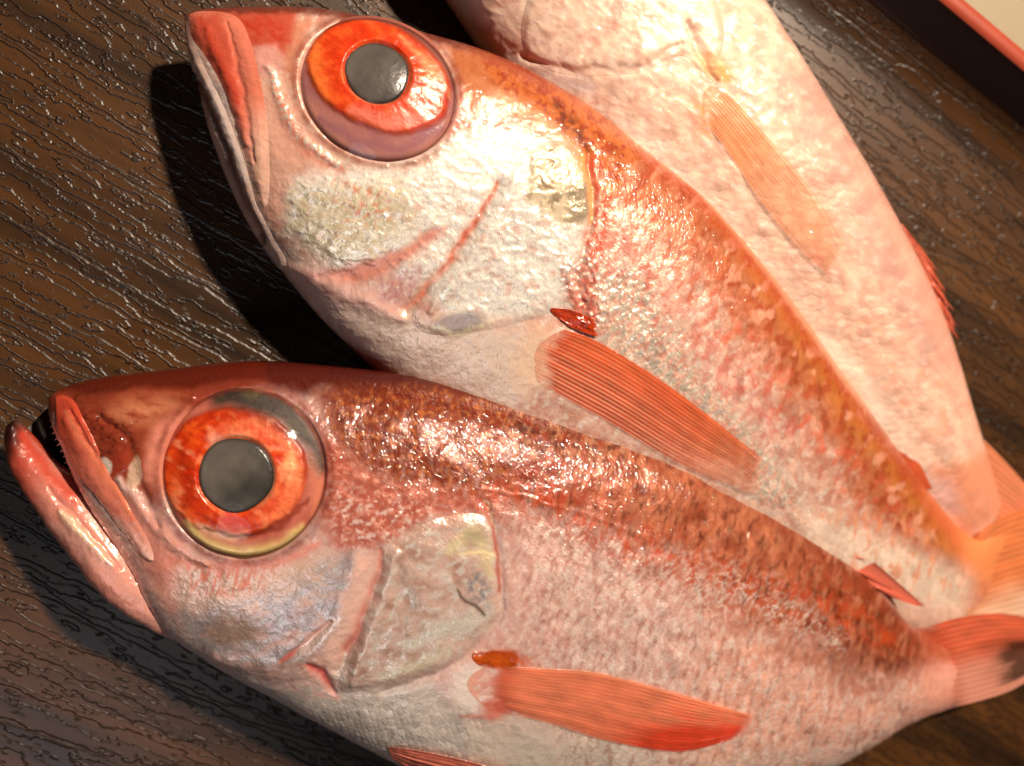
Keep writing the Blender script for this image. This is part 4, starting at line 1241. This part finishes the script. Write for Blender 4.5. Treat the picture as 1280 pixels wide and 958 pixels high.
    P.h += .5 * P.line([(352, 330), (420, 360), (505, 400)], 14) + .3 * P.ell(575, 402, 34, 16, -12)
    P.h += .4 * P.line([(335, 85), (352, 130), (372, 168), (420, 205)], 8)
    sm = body * ss(6, 26, dd)
    body_scales(P, Lf, sm * (.5 + .5 * P.n(60, 60, 0, 71)), 2.5, 3.2, .15, 33, (176, 100, 78), .22)
    P.h += fl * .25 * P.ridge(14, 7, -50, 8) ** 2
    P.scal = sm
    P.put((226, 138, 86), P.poly([(1200, 640), (1300, 640), (1300, 740), (1235, 735), (1205, 700)], 16) * .85, .1)
    P.h += .45 * (P.poly([(700, 330), (740, 320), (765, 400), (740, 420), (710, 385)], 8)) * P.ridge(9, 16, 60, 9)
    Lf.displace(P.h)
    Lf.build('body', MAT['skin'], root, P)

    # plates
    OP = [(625, 240), (650, 195), (690, 176), (722, 190), (738, 245), (730, 285), (706, 325), (718, 365), (690, 390), (620, 410), (540, 418), (515, 392), (560, 345), (600, 290)]
    sd = poly_sd(P.x, P.y, smooth_poly(OP))
    Lf.patch('gill_cover', MAT['skin'], root, P, sd, .28 * ss(-2, 10, sd) - .5 * (1 - ss(-5, 0, sd)))
    mx = [(236, 18), (270, 14), (300, 24), (316, 60), (328, 110), (336, 170), (338, 230), (332, 262), (318, 240), (304, 190), (284, 120), (256, 70), (238, 44)]
    sd = poly_sd(P.x, P.y, smooth_poly(mx))
    Q = Paint(P.x, P.y, 105)
    Q.put((206, 116, 94), 1 + 0 * P.x)
    Q.put((228, 178, 156), ss(110, 190, Q.wy)); Q.put((182, 62, 42), Q.poly([(238, 20), (275, 20), (292, 60), (312, 150), (315, 200), (300, 170), (268, 90), (240, 50)], 9) * .7)
    Q.put((186, 60, 40), Q.line([(250, 22), (275, 70), (300, 130)], 6) * .6)
    off = .35 * ss(-1, 12, sd) - .7 * (1 - ss(-4, 1, sd)) - .3 * Q.line([(285, 30), (305, 110), (316, 200)], 4) + .3 * Q.line([(262, 40), (290, 110), (308, 180)], 9)
    Lf.patch('upper_jaw', MAT['skin'], root, P, sd, off, Q.c, .12 + 0 * sd, .26 + 0 * sd)
    lj = [(229, 16), (238, 40), (256, 84), (284, 142), (306, 204), (322, 256), (344, 300), (360, 330), (346, 336), (312, 288), (280, 222), (255, 150), (240, 96), (232, 50)]
    sd = poly_sd(P.x, P.y, smooth_poly(lj))
    Q = Paint(P.x, P.y, 106)
    Q.put((206, 176, 164), 1 + 0 * P.x)
    Q.put((120, 84, 80), 1 - ss(30, 90, Q.wy)); Q.put((212, 192, 186), Q.line([(262, 105), (285, 160), (308, 225)], 8) * .8)
    Q.put((92, 50, 44), Q.line([(246, 95), (262, 135), (286, 190), (304, 245), (330, 300)], 4.5, taper=False) * .9)
    Q.put((224, 176, 160), Q.line([(250, 140), (280, 215), (320, 290)], 8) * .6)
    off = .45 * ss(-1, 6, sd) - .7 * (1 - ss(-4, 1, sd)) - .45 * Q.line([(246, 95), (262, 135), (286, 190), (304, 245), (330, 300)], 4, taper=False)
    Lf.patch('lower_jaw', MAT['skin'], root, P, sd, off, Q.c, .2 + 0 * sd, .3 + 0 * sd)
    bv = Lf.bvh(4)

    def paint(X, Y, rho, th):
        E = Paint(X, Y, 112)
        E.put((146, 92, 92), 1 + 0 * X, 0, .3)
        E.put((186, 128, 108), E.poly([(380, 120), (420, 150), (470, 180), (540, 170), (560, 150), (560, 200), (450, 200), (390, 170)], 10) * .6)
        a = math.radians(28); dx, dy = X - 472, Y - 97
        u_, v_ = dx * math.cos(a) + dy * math.sin(a), -dx * math.sin(a) + dy * math.cos(a)
        ri = np.hypot(u_ / 94, v_ / 66) + .045 * fbm(X / 30, Y / 30, 5)
        iris = 1 - ss(.95, 1.05, ri)
        rp = np.hypot(u_ / 41, v_ / 37.5); ang = np.arctan2(v_, u_)
        rad = .45 * fbm(ang * 6, rp, 117, 3) + .7 * fbm(X / 24, Y / 18, 118, 3)
        E.put((206, 60, 22), iris, .15, .3)
        E.put((234, 98, 42), iris * ss(-.2, .5, rad) * .8, .2)
        E.put((200, 46, 12), iris * ss(.05, .6, fbm(ang * 4, rp * 1.2, 121, 3)) * .6)
        E.put((240, 130, 60), iris * E.line([(395, 60), (392, 100), (410, 135)], 12) * .7)
        E.put((226, 128, 110), iris * E.line([(440, 145), (480, 160), (540, 150)], 14) * .8, .2)
        E.put((150, 66, 30), iris * E.line([(420, 145), (450, 160), (480, 168)], 5) * .8)
        E.put((246, 150, 100), iris * E.line([(500, 50), (530, 80), (550, 105)], 7) * .7)
        E.put((130, 40, 20), np.exp(-((ri - .99) / .05) ** 2) * .6 * (.4 + .6 * E.n(30, 30, 0, 77)))
        E.put((206, 50, 14), iris * np.exp(-((rp - 1.22) / .16) ** 2) * E.n(16, 16, 0, 78) * .7)
        E.put((150, 36, 10), iris * E.ridge(22, 9, 35, 7) ** 4 * .45)
        E.put((126, 78, 96), E.line([(400, 150), (450, 182), (500, 190), (550, 160)], 9) * .6)
        lid = E.poly([(470, 22), (510, 26), (560, 56), (584, 105), (576, 125), (562, 100), (545, 72), (510, 44)], 13)
        E.put((96, 50, 34), lid * .9, 0, .3)
        E.put((186, 120, 86), E.line([(535, 70), (552, 95), (562, 125)], 3.5) * .7)
        E.put((150, 84, 70), ss(.99, 1.04, rho))
        E.put((70, 26, 22), np.exp(-((rho - .985) / .022) ** 2) * .8)
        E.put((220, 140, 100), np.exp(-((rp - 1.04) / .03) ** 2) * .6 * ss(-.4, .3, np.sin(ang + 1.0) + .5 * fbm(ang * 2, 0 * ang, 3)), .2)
        rel = -.9 * (1 - ss(.95, 1.12, rp)) + .4 * iris + .16 * iris * rad - 1.1 * ss(.92, 1.08, rho)
        return E.c, np.stack([E.silver * .6, E.rough, 0 * X], -1), rel
    MIDDLE_BVH.append(bv)
    eye_build(root, bv, 472, 112, 102, 86, 28, paint, (471, 97, 41, 37.5, 35), 6.0, 5)

    def pcol(u, w_, ph):
        n = fbm(u * 8, w_ * 5, 131, 3)[..., None]
        c = lin((214, 88, 36)) * (1 + .3 * n) + 0 * u[..., None]
        m_ = ss(.5, .95, u)[..., None] * .6
        c = c * (1 - m_) + lin((228, 140, 84)) * m_
        k = ((.5 + .5 * ph) ** 2)[..., None] * (.35 + .55 * ss(.15, .8, w_) + 0 * u)[..., None]
        c = c * (1 - k) + lin((246, 196, 170)) * k
        t = (1 - ss(0, .1, w_))[..., None] * .7
        return c * (1 - t) + lin((222, 104, 50)) * t

    def palpha(u, w_, ph):
        return np.clip(.9 * (1 - ss(.01, .10, u)) + .30 * ss(.3, .6, u) * (.5 - .5 * ph) + .55 * ss(.6, 1, u) + .65 * ss(.35, 1, w_) * (.4 + .6 * (1 - ph) * .5) - .3 * (1 - ss(0, .15, w_)), 0, .85)
    fin_sheet('pectoral_fin', root, [(706, 412), (740, 424), (790, 452), (860, 500), (955, 575)], [(672, 478), (710, 500), (765, 530), (850, 580), (950, 622)],
              pcol, [bv], rays=17, ragged=.05, alpha=palpha, seed=12, ridge=.06, lift=(.1, .9), bow=20)

    def rcol(u, w_, ph):
        n = fbm(u * 5, w_ * 4, 133, 3)[..., None]
        return lin((190, 62, 24)) * (1 - .6 * np.clip(n, -1, 1)) + 0 * u[..., None]
    fin_sheet('fin_root', root, [(690, 385), (715, 388), (745, 400)], [(698, 398), (718, 412), (748, 422)], rcol, [bv], nu=60, nw=40, rays=2, lift=(.2, .6), ridge=.10, ragged=.10, seed=14, bow=6)

    def dcol(u, w_, ph):
        n = fbm(u * 26, w_ * 2, 135, 3)[..., None]
        c = lin((206, 136, 108)) * (1 + .3 * n) + 0 * u[..., None]
        m_ = ss(.72, .8, u)[..., None]
        return c * (1 - m_) + lin((206, 96, 60)) * m_ * (1 + .2 * n)
    fin_sheet('dorsal_fin', root, [(830, 208), (870, 240), (918, 296), (960, 350), (1004, 412), (1044, 472), (1080, 526), (1114, 574), (1150, 612)],
              [(838, 200), (880, 236), (930, 290), (974, 346), (1018, 404), (1062, 464), (1108, 520), (1142, 566), (1166, 612)], dcol, None, z=(19.3, 13.0), lift=(.4, 1.2), nu=260, nw=36, rays=0, ridge=0, ragged=0, seed=16)

    def tcol(u, w_, ph):
        n = fbm(u * 4, w_ * 7, 141, 3)[..., None]
        c = lin((226, 128, 72)) * (1 + .3 * n) + 0 * u[..., None]
        m_ = ss(.55, .95, w_ + .1 * n[..., 0])[..., None]
        c = c * (1 - m_) + lin((232, 206, 180)) * m_
        k = (.5 + .5 * ph)[..., None] * .3
        return c * (1 - k) + lin((240, 176, 132)) * k
    fin_sheet('tail_fin', root, [(1216, 672), (1250, 648), (1290, 634), (1340, 630), (1380, 640)], [(1206, 790), (1240, 782), (1290, 770), (1340, 750), (1380, 740)],
              tcol, None, z=(10.5, 5.0), lift=(0, 0), rays=18, ragged=.06, seed=19, alpha=lambda u, w_, ph: .8 * (1 - ss(0, .10, u)))
    return root


MIDDLE_BVH = []
middle_fish()

# ================================================================== back fish
C_ST = [
    (470, -352, 462, -345, 12, 12, .6), (520, -352, 455, -300, 13, 11, 5), (600, -322, 460, -232, 14, 10.5, 9), (700, -252, 480, -142, 15, 10, 12.5),
    (790, -180, 512, -70, 15.5, 9, 14.5), (875, -100, 548, -12, 16, 8, 15.5), (936, -22, 588, 48, 16, 7, 16), (1000, 74, 640, 130, 16, 6.5, 16), (1046, 148, 690, 200, 16, 6, 16),
    (1088, 218, 750, 270, 15.5, 5.5, 15.4), (1124, 282, 810, 335, 15, 5, 14.4), (1156, 345, 865, 395, 14, 4.5, 13.2), (1180, 402, 925, 455, 13, 4.5, 12), (1198, 455, 980, 515, 12, 4, 10.6),
    (1212, 502, 1040, 570, 11, 4, 9), (1224, 540, 1095, 618, 10, 4, 7.5), (1234, 572, 1140, 650, 9, 4, 6), (1242, 600, 1172, 672, 8, 4, 4.8), (1250, 625, 1198, 690, 7.5, 4, 3.4)]


def back_fish():
    root = tag(empty('fish', unproj(950., 200., 0)), 'pale pinkish white fish at the back, its head cut off by the top edge', 'fish',
               'big-eyed red fish laid side by side on the tray')
    Lf = Loft(C_ST, 760, 280, 46)
    P = Paint(Lf.px, Lf.py, 201)
    x, y = P.wx, P.wy
    dors = [(s[0], s[1]) for s in C_ST]
    dd, _ = seg_d(P.x, P.y, dors)
    P.put((226, 190, 168), 1 + 0 * x, .12, .5)
    P.put((196, 138, 122), P.n(30, 18, 60, 1) * .6)
    P.put((236, 208, 192), P.n(16, 11, 30, 2, lo=.0, hi=.5) * .8, .3)
    P.put((176, 128, 120), (1 - ss(30, 75, dd + 14 * fbm(P.x / 30, P.y / 40, 4))) * ss(40, 120, y) * (1 - ss(420, 520, y)) * (.35 + .45 * P.n(22, 34, 60, 3, lo=-.6, hi=.6)))
    P.put((222, 150, 126), (1 - ss(5, 30, dd)) * ss(150, 300, y) * .5)
    P.put((232, 160, 130), P.poly([(1040, 380), (1180, 420), (1240, 580), (1180, 660), (1080, 560)], 30) * P.n(22, 22, 0, 4, lo=.0, hi=.4) * .5)
    P.put((206, 198, 196), P.poly([(560, -20), (585, 0), (610, 50), (660, 82), (740, 110), (650, 130), (580, 40)], 14) * .85, .35)
    P.put((222, 160, 146), P.poly([(740, -20), (790, -10), (770, 40), (735, 62), (725, 50), (760, 20)], 10) * .8, .2)
    P.put((248, 226, 204), P.poly([(640, -10), (880, -30), (900, 60), (860, 130), (800, 130), (740, 80), (660, 60)], 18) * P.n(13, 13, 0, 5, lo=-.5, hi=.5) * .5, .15, .36)  # gill region whitened: overexposed light put into the pigment
    P.put((206, 150, 136), P.line([(868, 60), (885, 85), (898, 110)], 7) * .7)
    P.put((214, 156, 136), P.line([(890, 0), (905, 40), (900, 80)], 8) * .6)
    P.put((214, 140, 60), P.ell(905, 92, 12, 9, 30, .6) * .8, .1)
    P.put((226, 164, 100), P.ell(886, 80, 22, 12, 30, .6) * .6)
    P.put((228, 150, 84), P.ell(880, 150, 24, 14, 60, .5) * P.n(8, 8, 0, 6) * .8)
    P.put((226, 150, 130), P.ell(866, 148, 16, 10, 30, .5) * .6)
    P.put((252, 242, 224), P.poly([(680, 120), (800, 160), (900, 260), (990, 370), (1090, 480), (1160, 600), (1100, 600), (950, 450), (780, 280)], 24) * .6, .2)
    P.put((226, 140, 104), P.poly([(1160, 590), (1250, 560), (1260, 640), (1200, 680)], 12) * .8)
    P.put((206, 176, 176), P.poly([(1150, 590), (1190, 600), (1200, 640), (1160, 640)], 12) * .6)
    P.h += .4 * fbm(P.x / 45, P.y / 45, 248, 3) * ss(3, 40, dd) + .07 * P.ridge(34, 22, 30, 3) * (1 - ss(150, 300, y))
    P.h += .6 * P.ell(815, 85, 50, 42, 20, .8) - .8 * P.line([(860, 30), (872, 62), (895, 100)], 7) - .4 * P.line([(770, -20), (760, 30), (730, 70)], 9)
    P.h += -.5 * P.line([(650, 70), (720, 90), (800, 85), (850, 55)], 6)
    eye_zone(P, 640, -200, 80, 80, 0)
    body_scales(P, Lf, ss(120, 190, y - .2 * (x - 900)) * ss(6, 30, dd) * (.3 + .7 * P.n(70, 70, 0, 71)), 2.5, 3.2, .16, 63, (206, 146, 124), .25)
    Lf.displace(P.h)
    Lf.build('body', MAT['skin'], root, P)
    bv = Lf.bvh(4)
    OP = [(700, -60), (790, -60), (880, -20), (905, 40), (884, 92), (850, 70), (790, 92), (700, 92), (655, 60), (660, 0)]
    sd = poly_sd(P.x, P.y, smooth_poly(OP))
    Lf.patch('gill_cover', MAT['skin'], root, P, sd, .40 * ss(-2, 10, sd) - .5 * (1 - ss(-5, 0, sd)))

    def paint(X, Y, rho, th):
        E = Paint(X, Y, 212)
        E.put((206, 70, 28), 1 + 0 * X, .1, .3); E.put((60, 20, 16), ss(.9, 1, rho))
        rp = np.hypot(X - 640, Y + 200)
        return E.c, np.stack([E.silver, E.rough, 0 * X], -1), -.9 * (1 - ss(36, 44, rp)) - .9 * ss(.9, 1, rho)
    eye_build(root, bv, 640, -200, 78, 78, 0, paint, (640, -200, 37, 37, 0), 5.5, 8)

    def pcol(u, w_, ph):
        n = fbm(u * 6, w_ * 5, 231, 3)[..., None]
        c = lin((240, 166, 108)) * (1 + .2 * n) + 0 * u[..., None]
        m_ = (ss(.75, .95, u) * ss(.2, .6, np.abs(w_ - .5) * 2))[..., None] * .8
        c = c * (1 - m_) + lin((230, 118, 70)) * m_
        k = (.5 + .5 * ph)[..., None] * .4
        return c * (1 - k) + lin((246, 206, 168)) * k

    def palpha(u, w_, ph):
        return np.clip(.5 + .3 * ss(.2, .7, u) + .15 * (1 - ph) * .5 + .5 * (1 - ss(0, .08, u)), 0, .8)
    fin_sheet('pectoral_fin', root, [(898, 104), (930, 138), (975, 190), (1020, 245), (1058, 312)], [(880, 152), (910, 190), (950, 250), (990, 300), (1036, 345)],
              pcol, [bv], rays=13, ragged=.05, alpha=palpha, seed=22, ridge=.05, lift=(.1, .9), bow=14)

    def dcol(u, w_, ph):
        n = fbm(u * 22, w_ * 3, 235, 3)[..., None]
        return lin((206, 112, 88)) * (1 + .35 * n) + 0 * u[..., None]
    fin_sheet('dorsal_fin', root, [(1120, 284), (1140, 325), (1160, 366), (1176, 404), (1184, 425)], [(1128, 280), (1152, 312), (1174, 352), (1188, 392), (1194, 414)], dcol, None,
              z=(15, 12.5), lift=(.4, 1.4), nu=140, nw=60, rays=5, ridge=.2, ragged=.1, seed=26)
    for a0, b0, a1, b1 in [(1146, 306, 1170, 338), (1156, 332, 1182, 364), (1162, 352, 1192, 388), (1170, 372, 1196, 408), (1176, 392, 1198, 424), (1158, 350, 1184, 398)]:
        tube('fin_spine', np.linspace(unproj(float(a0), float(b0), 14.6), unproj(float(a1), float(b1), 15.2), 6), .42, .10, MAT['spine'], root)

    def tcol(u, w_, ph):
        n = fbm(u * 4, w_ * 7, 241, 3)[..., None]
        c = lin((222, 130, 90)) * (1 + .3 * n) + 0 * u[..., None]
        k = (.5 + .5 * ph)[..., None] * .35
        return c * (1 - k) + lin((236, 186, 150)) * k
    fin_sheet('tail_fin', root, [(1228, 548), (1255, 575), (1290, 612), (1330, 640)], [(1192, 684), (1230, 690), (1280, 700), (1330, 720)],
              tcol, None, z=(8.0, 3.0), lift=(0, 0), rays=16, ragged=.06, seed=29)

    def vcol(u, w_, ph):
        return lin((216, 206, 200)) + 0 * u[..., None]
    fin_sheet('pelvic_fin', root, [(572, -10), (580, 10), (592, 40), (602, 66)], [(578, -14), (588, 8), (600, 38), (606, 66)], vcol, None, z=(8, 5), lift=(0, .4), rays=2, nu=50, nw=24, ragged=.0)
    return root


back_fish()


# ================================================================== a drop of water on the middle fish
def water_drop(cx, cy, r_px, bv):
    p = ray(bv, cx, cy)
    n, m = 18, 40
    r = np.linspace(.01, 1, n)[:, None]; t = np.linspace(0, 2 * np.pi, m, endpoint=False)[None]
    rad = r_px * PXMM * (1 + .08 * np.sin(2 * t + 1) + .05 * np.sin(5 * t))
    V = np.stack([p.x + rad * r * np.cos(t), p.y + rad * r * np.sin(t), p.z - .35 + 1.15 * np.sqrt(1 - .98 * r ** 2) + 0 * t], -1)
    o = mesh_obj('water_drop', V.reshape(-1, 3), grid_faces(n, m, True), MAT['cornea'])
    return tag(o, 'round clear water drop on the bright gill cover of the middle fish', 'water drop')


water_drop(668., 297., 12.5, MIDDLE_BVH[0])
